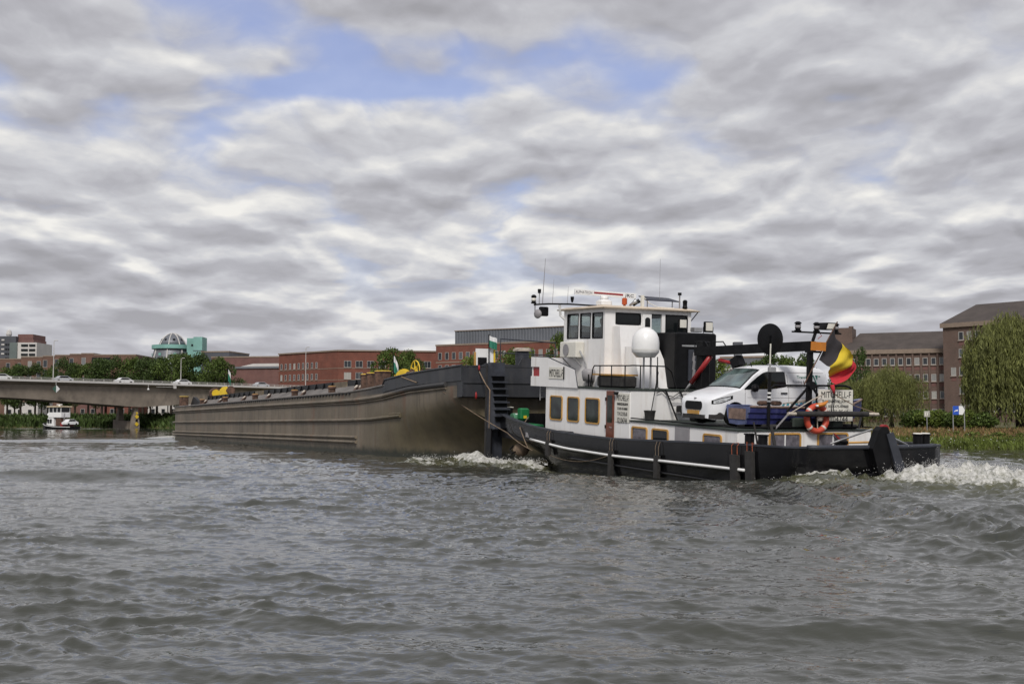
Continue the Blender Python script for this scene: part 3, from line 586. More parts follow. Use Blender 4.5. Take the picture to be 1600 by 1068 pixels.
# right block with corrugated plant storey
b,L=building('taller red brick office block carrying a grey corrugated roof storey',(at(681,388),388),(at(905,362),362),30,2,25.4,brick_red,'red_brick_office')
w3=window_meshes(1.35,2.3,MT['winframe'],MT['pane'],bars=0,sill=False)
for zr in (19.0,15.0,11.0): put_windows(b,w3,[(1.6+x,0,zr) for x in np.arange(0,L-3,2.62)])
MB().box(.02,L-.02,-.12,-.005,18.0,18.35).build('string_course',MT['ledge'],b)
x0=6.4; n_=170; zA,zB=23.95,28.0; pf=[]
for i in range(n_): x=x0+(L-x0-.5)*i/(n_-1); pf.append((x,1.2+(.14 if i%4<2 else 0)))
mb=MB(); mb.rings([[(x,y,zA) for x,y in pf],[(x,y,zB) for x,y in pf]],close=False); mb.build('corrugated_cladding',MT['clad'],b)
MB().box(x0,L-.5,1.45,20,zA,zB).build('roof_storey',MT['clad'],b); MB().box(x0-.1,L-.4,1.0,20.1,zB+.003,zB+.25).build('roof_edge',MT['ledge'],b)
# low buildings seen under the bridge
for a,b_,y0,y1,m,lab in ((232,262,651,633,MT['pale'],'white low house between the trunks right of the bridge pier'),(264,300,651,632,MT['pale'],'white low house beneath the bridge beside the barge bow'),(168,214,651,633,brick_red,'low red brick building beneath the bridge left of the pier'),(122,164,651,634,brick_purple,'low brown brick building under the bridge behind the motor boat'),(8,60,652,636,MT['pale'],'low pale building behind the trunks at the left edge')):
    Yd=372; b,L=building(lab,(at(a,Yd),Yd),(at(b_,Yd),Yd),12,zz(y0,Yd),zz(y1,Yd)+1.5,m,'low_house','house',parapet=.25)
    put_windows(b,window_meshes(1.2,1.5,MT['winframe'],MT['glass']),[(x,0,1.0) for x in np.arange(1.6,L-1,3.1)])
# modern block glimpsed under the crane boom
b,L=building('grey modern block with white bands glimpsed under the crane boom',(at(1126,300),300),(at(1196,296),296),15,1.5,zz(560,300),MT['zinc'],'modern_block')
for z_ in (6.2,9.4,12.6): MB().box(.3,4.6,-.1,-.01,z_,z_+.55).build('white_band',MT['pale'],b); MB().box(5.2,L-.4,-.1,-.01,z_-.8,z_+1.2).build('window_band',MT['pane'],b)
ch=thing('chimney_stack','dark square chimney stack poking above the crane boom','chimney',(at(1161.5,300),306,1.5)); MB().box(-.9,.9,0,1.8,0,zz(537,300)-1.5).build('stack',MT['zinc'],ch); MB().box(-1.1,1.1,-.2,2,zz(537,300)-1.5+.004,zz(531.5,300)-1.5).build('cap',MT['darkclad'],ch)
# dark brick office on the right: low wing and high wing with pitched slate roofs
def slate_wing(label,pl,pr,Yl,Yr,eave,ridge,dep,cols,rows,wsz,skip=(),pil=True,hipl=True):
    p=(at(pl,Yl),Yl); q_=(at(pr,Yr),Yr); b,L=building(label,p,q_,dep,1.2,eave,brick_dark,'brick_office',parapet=0); H=eave-1.2
    MB().box(-.35,L+.3,-.45,-.003,H-.75,H+.05).build('cornice',MT['ledge'],b)
    h2=ridge-1.2; rs=MB(); rs.add([(-.3,-.4,H+.055),(L+.3,-.4,H+.055),(L+.3,dep*.5,h2),(2.4 if hipl else -.3,dep*.5,h2),(L+.3,dep+.4,H+.055),(-.3,dep+.4,H+.055)],[(0,1,2,3),(3,2,4,5),(0,3,5),(1,4,2),(0,5,4,1)]); rs.build('roof',MT['roofd'],b)
    wmh=window_meshes(*wsz,MT['winframe'],MT['pane'],depth=.10,sill=True)
    for zi,z_ in enumerate(rows):
        for ci,x in enumerate(cols):
            if (zi,ci) in skip: continue
            put_windows(b,wmh,[(x,0,z_)])
            MB().box(x-wsz[0]/2,x+wsz[0]/2,-.03,-.003,z_-.95,z_-.18).build('spandrel',brick_purple,b)
    if pil:
        for i in range(len(cols)+1): x=cols[0]-.735+1.47*i; MB().box(x-.16,x+.16,-.30,-.003,0,H-.76).build('pilaster',brick_dark,b)
    return b,L
b,L=slate_wing('long dark brick office wing with rows of windows and slate roof behind the flag',1318,1474,233,226,zz(546,229),zz(521.5,229)+.8,14,[1.7+1.47*i for i in range(12)],[10.9,7.8,4.6,1.3],(.88,1.35))
MB().box(-2.2,1.4,3,9,0,zz(509.5,232)-1.2).build('stair_tower',brick_dark,b); MB().box(.7,1.5,3.4,4.4,zz(509.5,232)-1.19,zz(507,232)-1.2).build('chimney',brick_dark,b)
b,L=slate_wing('taller dark brick office wing with slate roof behind the big willow',1475,1720,222,200,zz(504.5,220),zz(481,215)+1.6,15,[2.0+1.62*i for i in range(16)],[15.0,11.9,8.6,5.3,2.0],(.95,1.5),skip={(0,0),(1,0),(3,0),(4,0)},pil=False)
# ---------------------------------------------------------------- trees and banks
ordn='first second third fourth fifth sixth seventh eighth ninth tenth eleventh twelfth thirteenth fourteenth fifteenth sixteenth seventeenth eighteenth nineteenth twentieth'.split()
row=[(12,576,8),(33,573,9),(56,572,9),(76,577,7),(97,563,9),(118,571,8),(139,570,9),(160,564,10),(181,561,10),(203,562,10),(224,563,10),(246,562,10),(268,556,11),(291,557,11),(313,556,11),(335,562,10),(356,571,9)]
for i,(px,ty,w) in enumerate(row):
    Yd=322+rng.uniform(-5,8); z0=2.9; h=zz(ty,Yd)-z0
    tree(at(px,Yd),Yd,z0,h*1.02,w*1.12,'leaf1' if i%3 else 'leaf2',i,f'{ordn[i]} tree from the left in the row behind the bridge','trees behind the bridge')
row2=[(24,2),(66,3),(110,2),(150,3),(192,1),(236,2),(280,3),(322,1)]
for i,(px,_) in enumerate(row2):
    Yd=346+rng.uniform(-4,6); tree(at(px,Yd),Yd,3.0,11.5+rng.uniform(-1,1),8.5,'leaf1',i,f'{ordn[i]} from the left of the dark low trees seen beneath the bridge','dark trees under the bridge')
for i,(px,ty,Yd,w,k_,lab) in enumerate(((612,548,240,9.5,'leaf2','green tree standing above the yellow winch wheel on the barge'),(634,552,250,7,'leaf2','green tree between barge winch wheel and red office'),(655,566,235,5,'leaf1','small dark tree right of the yellow winch wheel'),(733,556,225,6.5,'leaf3','yellow-green tree just left of the barge flag'),(752,562,232,6,'leaf3','low yellow-green tree behind the barge name board'),(795,549,228,7.5,'leaf2','green tree behind the barge bulwark near the push boat'),(822,547,236,7,'leaf3','yellow-green tree left of the wheelhouse wing'),(876,524,215,6.5,'leaf2','tall green tree partly hidden by the wheelhouse'),(1092,572,150,5,'leaf2','leafy tree behind the red crane cylinder'),(1118,563,140,5.2,'leaf3','leafy tree showing over the van bonnet'),(1205,556,255,9,'leaf1','dark tree behind the black round disc'),(1232,560,250,8,'leaf2','green tree behind the crane boom and van roof'),(1258,558,258,8,'leaf1','dark green tree beside the boom rest post'),(1175,568,262,8,'leaf2','green tree behind the van roof front'),(1345,549,175,3.6,'leaf1','narrow dark evergreen tree beside the flag'),(1318,585,150,5,'leaf2','bushy green tree below the flag'))):
    z0=1.6; h=zz(ty,Yd)-z0; tree(at(px,Yd),Yd,z0,h*1.02,w*1.1,k_,i,lab,'trees on the right bank')
def willow(x,y,z,h,r,ns,label,seed,low_=.12):
    g=np.random.default_rng(seed); t=thing('weeping_willow',label,'tree',(x,y,z))
    a=g.uniform(0,2*np.pi,ns); e=np.sqrt(g.random(ns)); lob=1+.16*np.sin(3*a+seed)+.10*np.sin(7*a+2*seed)
    cx_=e*np.cos(a)*r*.93*lob; cy_=e*np.sin(a)*r*.93*lob
    bump=.10*np.sin(cx_*1.7+seed)*np.cos(cy_*1.5)+.05*g.normal(size=ns)
    z1=h*(.58+.42*np.sqrt(np.clip(1-(e*.98)**2,0,1))+bump*.8); ln=np.minimum(z1-.12*h*g.random(ns)**2-.1,h*(.28+(.45+low_)*g.random(ns)))
    m=20; tt=(np.arange(m)+.5)/m; sway=g.normal(0,.10,(ns,2))
    T=tt[None,:]; P=np.stack([cx_[:,None]*(1+.05*T)+sway[:,:1]*T*1.2,cy_[:,None]*(1+.05*T)+sway[:,1:]*T*1.2,z1[:,None]-ln[:,None]*T],-1).reshape(-1,3)
    P+=g.normal(0,.05,P.shape); n=len(P); u=g.normal(0,.33,(n,3)); u[:,2]=-1; u/=np.linalg.norm(u,axis=1,keepdims=True); L_=h*.024*(.6+.8*g.random(n)); w=np.cross(u,g.normal(size=(n,3))); w/=np.linalg.norm(w,axis=1,keepdims=True)
    v,f=quads(P,u*L_[:,None],w*(L_*.17)[:,None]); link('crown',fast_mesh('crown',v,f,MT['willow']),t)
    trunk_mb(h,.035*h,6,seed,r*.75).build('trunk',MT['bark'],t,True); return t
willow(at(1592,118),118,.95,(zz(490,118)-.95)*.93,5.6,3600,'big weeping willow hanging over the right bank before the brick office',3)
willow(at(1392,128),128,1.0,zz(577,128)-1.0,3.4,1500,'smaller weeping willow on the bank behind the pusher stern',8)
willow(at(1345,132),132,1.0,zz(594,132)-1.0,2.6,900,'lowest weeping willow clump right of the name board',5)
def bush(x,y,z,w,h,k_,label,group,n=2600,leaf=.10,seed=0,name='shrub'):
    t=thing(name,label,'shrub',(x,y,z),group=group)
    link('foliage',crown_mesh(n,blobset(12,w*.36,h*.62,h*.12,h*.24,seed),leaf,MT[k_],'foliage'),t)
    mb=MB(); 
    for i in range(4): a=i*1.6+seed; mb.tube([(0,0,-.1),(math.cos(a)*w*.12,math.sin(a)*w*.12,h*.35),(math.cos(a)*w*.24,math.sin(a)*w*.24,h*.62)],[.04,.03,.015],5)
    mb.build('stems',MT['bark'],t); return t
for i,(px,Yd,w,ty,k_) in enumerate(((1424,104,3.2,641,'leaf2'),(1447,103,3.0,642,'leaf3'),(1468,103,3.2,640,'leaf3'),(1492,102,3.2,642,'leaf2'),(1515,101,3.0,641,'leaf3'),(1537,100,2.8,644,'leaf2'))):
    h=zz(ty,Yd)-.85; bush(at(px,Yd),Yd,.85,w,h*1.08,k_,f'{ordn[i]} from the left of the rounded green shrubs along the right bank','shrubs along the right bank',seed=60+i)
for i,(px,Yd,w,ty) in enumerate(((1462,84,2.3,672),(1436,88,1.8,676),(1486,83,1.6,676),(1520,78,2.0,681),(1556,76,2.2,680),(1590,74,1.8,682))):
    h=zz(ty,Yd)-.5; bush(at(px,Yd),Yd,.5,w,max(.5,h*1.08),'reed',['round green waterside shrub just right of the stern bollards','low waterside shrub behind the stern bollards','low green waterside shrub below the blue sign','low rounded waterside shrub left of the willow trunk','dark waterside shrub below the willow fringe','waterside shrub at the right picture edge'][i],'waterside shrubs',1600,.055,80+i)
# tall weeds and dry grass on the bank: uncountable
def tufts(name,n,zone,hmin,hmax,m,label,lean=.35,wid=.016):
    P=[]; 
    while len(P)<n:
        i=random.choices(range(len(bank)-1),weights=zone[2])[0]; f=random.random(); p=bank[i].lerp(bank[i+1],f); nn=bank_nrm(i).lerp(bank_nrm(i+1),f)
        o_=random.uniform(zone[0],zone[1]); fb=float(np.clip((p.y-190)/70,0,1)); w_=p+nn*o_; P.append((w_.x,w_.y,float(land_z(o_,fb))-.03,p.y))
    P=np.array(P); n=len(P); sc=np.where(P[:,3]>200,2.4,1.0); h=rng.uniform(hmin,hmax,n)*sc; d=rng.normal(0,lean,(n,2)); b_=P[:,:3]; a=rng.uniform(0,np.pi,n); w=np.stack([np.cos(a),np.sin(a),0*a],-1)*(wid*sc*rng.uniform(.7,1.6,n))[:,None]
    tip=b_+np.stack([d[:,0]*h,d[:,1]*h,h],-1); mid=(b_+tip)/2+np.stack([0*h,0*h,h*.12],-1)
    v=np.stack([b_-w,b_+w,mid+w*1.2,tip,mid-w*1.2],1).reshape(-1,3); f=np.arange(n*5).reshape(-1,5)
    tag(link(name,fast_mesh(name,v,f,m)),label,'weeds',kind='stuff')
zw=[0,0,0,.5,1,1,1,1.2,1.2,.8,.6,.5,.4,.3,.2,.2,.1,0,0,0,0,0,0,0]
tufts('bank_weeds',26000,(-.1,3.2,zw),.12,.45,MT['reed'],'tall green weeds along the right water edge')
tufts('dry_grass',15000,(2.2,22,zw),.20,.55,MT['dry'],'dry brown grass on the right bank behind the weeds',.4)
tufts('meadow_grass',12000,(2.5,30,zw),.15,.42,MT['reed'],'green grass mixed into the dry right bank',.4)
zf=[0]*15+[.4,.8,.9,1,1,1.4,.8,0,0]
tufts('bank_weeds',12000,(-.1,9,zf),.30,.7,MT['leaf1'],'green weeds on the far bank below the bridge',.4,.05)
n=160; P=[]
for _ in range(n): f=random.random(); p=bank[5].lerp(bank[8],f); nn=bank_nrm(6); w_=p+nn*random.uniform(0,1.2); P.append((w_.x,w_.y,random.uniform(.2,.6)))
drops('white_blossom',np.array(P),rng.uniform(.015,.035,n),'tiny white blossoms among the weeds at the right water edge')
# signs on the right bank
s=thing('kilometre_sign','small white square sign with number 12 on a thin post','sign',(at(1447,88),88,.6)); hs=zz(651,88)-.6
MB().tube([(0,0,-.3),(0,0,hs+.2)],.03,6).build('post',MT['metal'],s); MB().cbox(-.21,.21,-.05,-.03,hs,hs+.42,.008).build('board',MT['sign'],s); MB().frame([(-.18,hs+.03),(.18,hs+.03),(.18,hs+.39),(-.18,hs+.39)],[(-.155,hs+.055),(.155,hs+.055),(.155,hs+.365),(-.155,hs+.365)],1,-.056,-.051).build('border',MT['text'],s)
link('lettering',text_mesh('12',.30,MT['text'],.002,-.20),s,(-.11,-.06,hs+.10),(R(90),0,0))
s=thing('water_sport_sign','blue and white arrow-shaped board on two posts beside the willow','sign',(at(1497,86),86,.6)); h0=zz(647.5,86)-.6; h1=zz(634,86)-.6
for x in (-.40,.40): MB().tube([(x,.04,-.3),(x,.04,h1 if x>0 else h1-.05)],.035,6).build('post',MT['metal'],s)
bl=mat('sign_blue',(.02,.09,.48),.4,var=.03); MB().box(-.42,.0,-.03,.0,h0,h1).build('blue_panel',bl,s); MB().prism([(.002,h0),(.26,h0),(.42,(h0+h1)/2),(.26,h1),(.002,h1)],1,-.03,.0).build('white_arrow',MT['white2'],s)
MB().prism([(-.36,h0+.18),(-.22,h0+.26),(-.1,h0+.24),(-.07,h0+.36),(-.2,h0+.34),(-.3,h0+.28)],1,-.045,-.032).build('pictogram',MT['white2'],s)
# ---------------------------------------------------------------- barge (local: x inboard from the port side, y forward, z up)
hm=bpy.data.materials.new('barge_hull_paint'); hm.use_nodes=True; t=hm.node_tree; b=t.nodes['Principled BSDF']; q=NB(t)
oc=q.n('ShaderNodeTexCoord').outputs['Object']; x,y,z=q.sep(oc)
c=q.ramp(q.noise(oc,.35,5,.6),[(.3,(.115,.095,.070)),(.52,(.170,.140,.102)),(.72,(.225,.185,.136))])
stv=q.xyz(q.m('MULTIPLY',x,2.2),q.m('MULTIPLY',y,2.2),q.m('MULTIPLY',z,.22)); st=q.noise(stv,1.0,5,.65)
c=q.mix(q.m('MULTIPLY',q.ss(st,.52,.68),.50),c,(.058,.050,.041,1)); c=q.mix(q.m('MULTIPLY',q.ss(st,.50,.34),.5),c,(.20,.175,.148,1))
ru=q.noise(q.xyz(q.m('MULTIPLY',x,.7),q.m('MULTIPLY',y,.7),q.m('MULTIPLY',z,.12)),1.0,4,.6); c=q.mix(q.m('MULTIPLY',q.ss(ru,.57,.70),.6),c,(.17,.085,.05,1))
c=q.mix(q.m('MULTIPLY',q.ss(y,15,8),q.m('MULTIPLY',q.ss(z,2.7,1.9),.65)),c,q.ramp(q.noise(oc,.8,4,.6),[(.35,(.075,.062,.030)),(.65,(.140,.115,.058))]))                                    # olive grime on the stern rake
wl=q.m('ADD',z,q.m('MULTIPLY',q.m('SUBTRACT',q.noise(oc,1.7,4,.7),.5),.6)); c=q.mix(q.ss(wl,.55,.12),c,(.028,.030,.020,1))     # weed and wet line
dk=q.ss(q.m('SUBTRACT',z,q.m('MULTIPLY',q.m('SUBTRACT',14.0,y),.012)),2.92,3.02); c=q.mix(q.m('MULTIPLY',dk,q.ss(y,17,10)),c,(.050,.049,.050,1)) # dark topsides aft
q.put(b.inputs['Base Color'],c); b.inputs['Roughness'].default_value=.62
bn=q.n('ShaderNodeBump'); bn.inputs['Strength'].default_value=.5; bn.inputs['Distance'].default_value=.06
q.put(bn.inputs['Height'],q.m('ADD',q.noise(oc,.9,3,.5),q.m('MULTIPLY',q.noise(oc,12,3,.6),.15))); t.links.new(bn.outputs[0],b.inputs['Normal']); MT['hull']=hm
MT['coam']=mat('grey_brown_coaming',(.165,.15,.138),.7,var=.2,vs=.6,streak=((.06,.05,.045),.5,1.5)); MT['dkh']=mat('barge_dark_topside',(.030,.032,.038),.5,var=.35,vs=.7,streak=((.075,.07,.066),.5,1.6),bump=.15,bs=2)
barge=thing('cargo_barge','long empty grey-brown steel dumb barge pushed ahead of the pusher','barge',tuple(BRG_O),BRG_ROT)
BW,BL=9.5,70.6
gun=lambda y_:float(np.interp(y_,[2,6.3,8,10,12,14,16,75],[3.62,3.60,3.52,3.38,3.30,3.24,3.20,3.15]))
knk=lambda y_:float(np.interp(y_,[.5,2.3,4,6.3,8,9.7,11.5,13.2],[2.63,2.60,2.48,2.15,1.80,1.30,.62,-.6]))
ys=[.55,.8,1.1,1.6,2.3,3,4,5,6.3,7.2,8,9,9.7,10.6,11.5,12.4,13.2,15,18,24,30,40,50,60,68,70.0,70.4,BL]
rows=[]
for y_ in ys:
    zk=knk(y_) if y_<13.2 else -.6; g_=gun(y_); bow=float(np.interp(y_,[70.0,70.4,BL],[0,.06,.30])); k_=max(0,(13.2-y_)/13.2); row=[(bow,y_,g_),(bow,y_,(g_+zk)/2 if zk>0 else 1.6),(bow,y_,max(zk,-.6))]
    tt=min(1,max(0,(13.2-y_)/12.7)); xo=4.75*(1-math.sqrt(max(0,1-tt**2.6)))
    for i in range(1,10):
        f=i/9; e=min(1,f/.62); e=e*e*(3-2*e); row.append((bow+xo*e,y_,max(zk,-.6)+(-1.0-max(zk,-.6))*f))
    rows.append(row)
mb=MB(); mb.grid(rows); mb.build('port_side',MT['hull'],barge,35)
mb=MB(); mb.grid([[(BW-p[0],p[1],p[2]) for p in r_] for r_ in rows]); mb.build('starboard_side',MT['hull'],barge,35)
MB().box(.3,BW-.3,BL-.004,BL+.02,-1,3.14).build('head_plate',MT['hull'],barge)
mb=MB(); e_=rows[0][2:]; mb.grid([[tuple(Vector(p).lerp(Vector((BW-p[0],p[1],p[2])),f)+Vector((0,.02*math.sin(f*math.pi),0))) for p in e_] for f in np.linspace(0,1,13)]); mb.build('stern_plate',MT['hull'],barge,True)
# stern head-log box, dark blue-black
mb=MB(); mb.prism([(0,2.66),(2.3,2.60),(2.3,3.25),(2.0,3.70),(0,3.90)],0,.004,BW-.004); mb.build('stern_box',MT['dkh'],barge)
mb=MB(); mb.prism([(.0,3.905),(.0,3.93),(.9,3.97),(1.1,4.06),(2.55,4.0),(2.72,4.28),(3.9,4.30),(4.05,4.0),(BW-2.6,4.0),(BW-1,4.05),(BW,3.93),(BW,3.905)],1,-.02,.06); mb.build('stern_bulwark',MT['dkh'],barge)
MB().box(-.01,BW,-.05,-.003,3.22,3.30).build('weld_seam',MT['dkh'],barge); MB().box(.0,.06,-.045,-.003,2.68,3.9).build('corner_bead',MT['dkh'],barge)
mb=MB(); mb.rings([[(-.03,y_,gun(y_)-.30),(.03,y_,gun(y_)-.30),(.03,y_,z_),(-.03,y_,z_)] for y_,z_ in ((.0,3.92),(3,3.88),(6.3,3.82),(9.0,3.72),(9.75,3.66),(10.0,3.42))],caps=True); mb.build('bulwark',MT['dkh'],barge)
mb=MB(); mb.tube([(-.03,0,3.94),(-.03,3,3.90),(-.03,6.3,3.84),(-.03,9.7,3.68),(-.03,10.0,3.45)],.05,6); mb.build('bulwark_rail',MT['dkh'],barge)
mb=MB(); mb.tube([(.02,y_,gun(y_)+.02) for y_ in (9.8,11,12,13,14,15,16,20,40,60,BL)],.07,6); mb.build('gunwale_bar',MT['coam'],barge)
mb=MB(); mb.tube([(-.05,y_,z_) for y_,z_ in ((1.7,3.22),(4,3.19),(6.3,3.14),(8,3.03),(9.9,2.90),(12,2.82),(14,2.79),(18,2.77),(40,2.78),(BL,2.78))],.10,8); mb.build('rubbing_strake',MT['hull'],barge)
mb=MB(); mb.tube([(-.03,y_,z_) for y_,z_ in ((1.7,3.05),(6.3,2.97),(9.9,2.74),(14,2.62),(BL,2.62))],.05,6); mb.build('rubbing_strake',MT['hull'],barge)
mb=MB(); mb.tube([(-.05,y_,z_) for y_,z_ in ((7.4,1.93),(9,1.88),(12,1.78),(16,1.75),(BL,1.76))],.085,8); mb.build('rubbing_strake',MT['hull'],barge)
mb=MB(); mb.tube([(-.03,y_,z_) for y_,z_ in ((7.4,2.03),(9,2.0))],.05,6); mb.build('rubbing_strake',MT['hull'],barge)
for z_ in (.87,.62): mb=MB(); mb.tube([(-.05,14.2,z_),(-.05,BL,z_+.02)],.08,8); mb.build('rubbing_strake',MT['hull'],barge)
MB().box(.02,BW-.02,2.2,BL,3.05,3.10).build('side_deck',MT['coam'],barge)
# sloping coaming, dark upper coaming with brackets
mb=MB(); mb.rings([[(.35,y_,3.10),(.55,y_,3.10),(1.55,y_,3.66),(1.35,y_,3.68)] for y_ in (16.2,20,40,62)],caps=True); mb.build('coaming',MT['coam'],barge)
for y0,y1 in ((16.6,20.3),(23,40.6),(43.2,61.6)):
    up=MB().box(1.36,1.46,y0,y1,3.60,4.0).build('upper_coaming',MT['blackm'],barge)
    bm_=MB().prism([(1.35,3.66),(1.24,3.63),(1.27,3.80),(1.32,3.98),(1.35,3.98)],1,-.04,.04).mesh('bracket',MT['blackm'])
    for y_ in np.arange(y0+.3,y1,1.75): link('bracket',bm_,up,(0,y_,0))
for y0,y1 in ((20.45,22.85),(40.75,43.05)): MB().box(1.30,1.40,y0,y1,3.60,3.97).build('hatch_plate',mat('beige_plate',(.19,.15,.10),.7,var=.3,vs=2),barge)
MB().box(8.0,8.14,13.6,62,3.10,4.0).build('starboard_coaming',MT['blackm'],barge); MB().box(1.4,8.1,61.7,61.85,3.1,4.05).build('end_coaming',MT['blackm'],barge)
# studs of the gunwale chain bar
sm_=MB().box(-.05,.03,-.16,.16,0,.06).mesh('scupper_bar',MT['blackm'])
for y_ in np.arange(15.5,62,.62): link('scupper_bar',sm_,barge,(-.02,y_,gun(y_)-.10))
# bollards and cleats along the side deck
bpost=MB().lathe([(.20,0),(.20,.42),(.26,.43),(.26,.5),(.2,.54)],n=12).mesh('bollard',MT['rust'],35); bcap=MB().lathe([(.21,.541),(.19,.57)],n=12).mesh('cap',MT['yellowp'])
for y_ in (58.5,49.0,38.8,28.0,19.9): o=link('bollard',bpost,barge,(.33,y_,3.11)); link('cap',bcap,o)
cl=MB().bar((.0,0,.0),(.55,.85,.34),.16,.10).bar((.06,.05,.12),(.62,.9,.46),.10,.06).mesh('roller_cleat',MT['rust']); clc=MB().bar((.30,.48,.33),(.50,.76,.46),.11,.05).mesh('cap',MT['ropew'])
for y_ in (57.5,51.2,42.6,35.0,26.0,15.4,14.6): o=link('roller_cleat',cl,barge,(.12,y_,3.14)); link('cap',clc,o)
big=MB().lathe([(.42,0),(.42,.95),(.46,.96),(.46,1.02)],n=16).mesh('bollard',MT['rust'],35); bigc=MB().lathe([(.44,1.021),(.40,1.05)],n=16).mesh('cap',MT['yellow'])
for x_,y_,dz in ((.75,14.6,0),(.75,13.6,.03),(.75,12.3,.08)): o=link('bollard',big,barge,(x_,y_,3.1+dz)); link('cap',bigc,o)
o=link('bollard',big,barge,(.6,69.0,3.1)); link('cap',bigc,o)
MB().prism([(62.6,3.1),(68.2,3.1),(66.6,4.05),(65.8,4.0),(63.4,3.5)],0,1.0,1.2).build('head_plate_bracket',MT['blackm'],barge)
# stern anchor winch: yellow drum and spoked hand wheel
def winch(y_,x_,z_,wheel=True,s=1.0):
    w=MB(); w.lathe([(.42*s,-.4*s),(.42*s,.35*s)],(x_,y_,z_+.42*s),(.3,1,0),14); w.box(x_-.42*s,x_+.42*s,y_-.3*s,y_+.3*s,z_,z_+.55*s); w.build('winch',MT['yellow'],barge,35)
    d=MB(); d.lathe([(.16*s,0),(.16*s,.9*s)],(x_+.1,y_-1.3*s,z_+.55*s),(0,1,0),10); d.lathe([(.30*s,0),(.30*s,.08)],(x_+.1,y_-1.35*s,z_+.55*s),(0,1,0),12); d.build('winch_drum',MT['rust'],barge,35)
    if wheel:
        h=MB(); c_=Vector((x_,y_-1.7,z_+.72)); ax=Vector((1.0,.12,0)).normalized(); u=Vector((-ax.y,ax.x,0)); 
        h.tube([tuple(c_+u*math.cos(a)*.47+Vector((0,0,math.sin(a)*.47))) for a in np.linspace(0,2*math.pi,29)],.032,6,False)
        wh=h.build('hand_wheel',MT['yellow'],barge,True)
        for a in np.linspace(0,math.pi,4)[:-1]:
            e=u*math.cos(a+.3)*.46+Vector((0,0,math.sin(a+.3)*.46)); MB().tube([tuple(c_-e),tuple(c_+e)],.028,5).build('spoke',MT['yellow'],wh)
        MB().tube([tuple(c_),tuple(c_+Vector((.15,.9,-.2)))],.07,8).build('shaft',MT['rust'],wh); MB().bar((c_.x,c_.y,3.4),(c_.x+.1,c_.y+.2,z_+.9),.14,.14).build('wheel_stand',MT['yellow'],wh)
winch(12.4,1.9,3.50); winch(58.0,2.2,3.75,False,1.2)
o=MB().lathe([(.5,0),(.5,.5)],(1.7,59.8,4.2),(0,1,0),14).build('winch_drum',MT['rust'],barge,35); MB().lathe([(.34,0),(.34,.12)],(1.7,59.62,4.2),(0,1,0),14).build('cap',MT['yellow'],o,35)
# flags on the barge
def flag_mesh(w,h,cols,seed,amp=.12,droop=.3,nx=14):
    g=random.Random(seed); out=[]
    for (v0,v1,m_,nm) in cols:
        rows=[]
        for i in range(nx+1):
            f=i/nx; rows.append([(f*w*(1-.25*droop*f),math.sin(f*7+seed+v*1.3)*amp*f,h*v-droop*w*f*f*.9+math.sin(f*5+seed)*.03) for v in np.linspace(v0,v1,5)])
        mb=MB(); mb.grid(rows); out.append((nm,mb,m_))
    return out
MT['fgreen']=mat('flag_green',(.03,.20,.13),.8,var=.1); MT['fwhite']=mat('flag_white',(.74,.74,.74),.8,var=.05)
def barge_flag(loc,lab,w,h,pole,rz,droop):
    f=thing('signal_flag',lab,'flag',tuple(barge_w(loc)),(0,0,rz),'green and white flags on the barge'); MB().tube([(0,0,-pole),(0,0,h+.05)],.025,6).build('pole',MT['blackm'],f)
    for nm,mb,m_ in flag_mesh(w,h,[(0,.62,MT['fgreen'],'green_field'),(.62,1,MT['fwhite'],'white_field')],3,.08,droop): mb.build(nm,m_,f,True)
bR=Matrix.Rotation(BRG_ROT[2],3,'Z')@Matrix.Rotation(BRG_ROT[0],3,'X')
def barge_w(l): return BRG_O+bR@Vector(l)
barge_flag((1.9,14.0,4.25),'limp green and white flag beside the yellow barge winch',.42,.85,1.0,.6,1.6)
barge_flag((1.45,.55,4.75),'green and white pennant flying over the barge stern board',.38,.50,.85,.2,.5)
barge_flag((2.2,57.2,5.2),'small green and white flag on the far barge winch',.35,1.0,1.0,.6,1.6)
nb=thing('notice_board','white notice board with yellow edge and black panel on the barge stern','sign',tuple(barge_w((1.3,.7,3.95))),(0,0,BRG_ROT[2]))
MB().box(-.38,.42,0,.05,.05,.75).build('board',MT['white2'],nb); MB().box(.424,.50,-.02,.07,-.1,.95).build('yellow_edge',MT['yellow'],nb); MB().box(-.30,.10,-.04,-.005,.0,.38).build('black_panel',MT['blackm'],nb); MB().box(-.45,-.385,-.02,.07,-.1,.6).build('post',MT['yellowp'],nb)
rl=thing('stern_railing','thin grey handrail standing on the barge stern beside the notice board','railing',tuple(barge_w((2.0,.6,3.98))),(0,0,BRG_ROT[2]))
MB().tube([(0,0,0),(0,0,1.15),(2.6,0,1.05),(2.6,0,0)],.03,6).build('top_rail',MT['darkblue'],rl); MB().tube([(0,0,.55),(2.6,0,.5)],.025,6).build('mid_rail',MT['darkblue'],rl)
bd=thing('stern_bollard','pale-topped bollard at the barge stern beside the wheelhouse wing','bollard',tuple(barge_w((3.3,1.2,3.9)))); MB().lathe([(.3,0),(.3,.75)],n=14).build('post',MT['darkblue'],bd,35); MB().lathe([(.40,.755),(.40,.85),(.3,.9)],n=14).build('cap',MT['ropew'],bd,35)
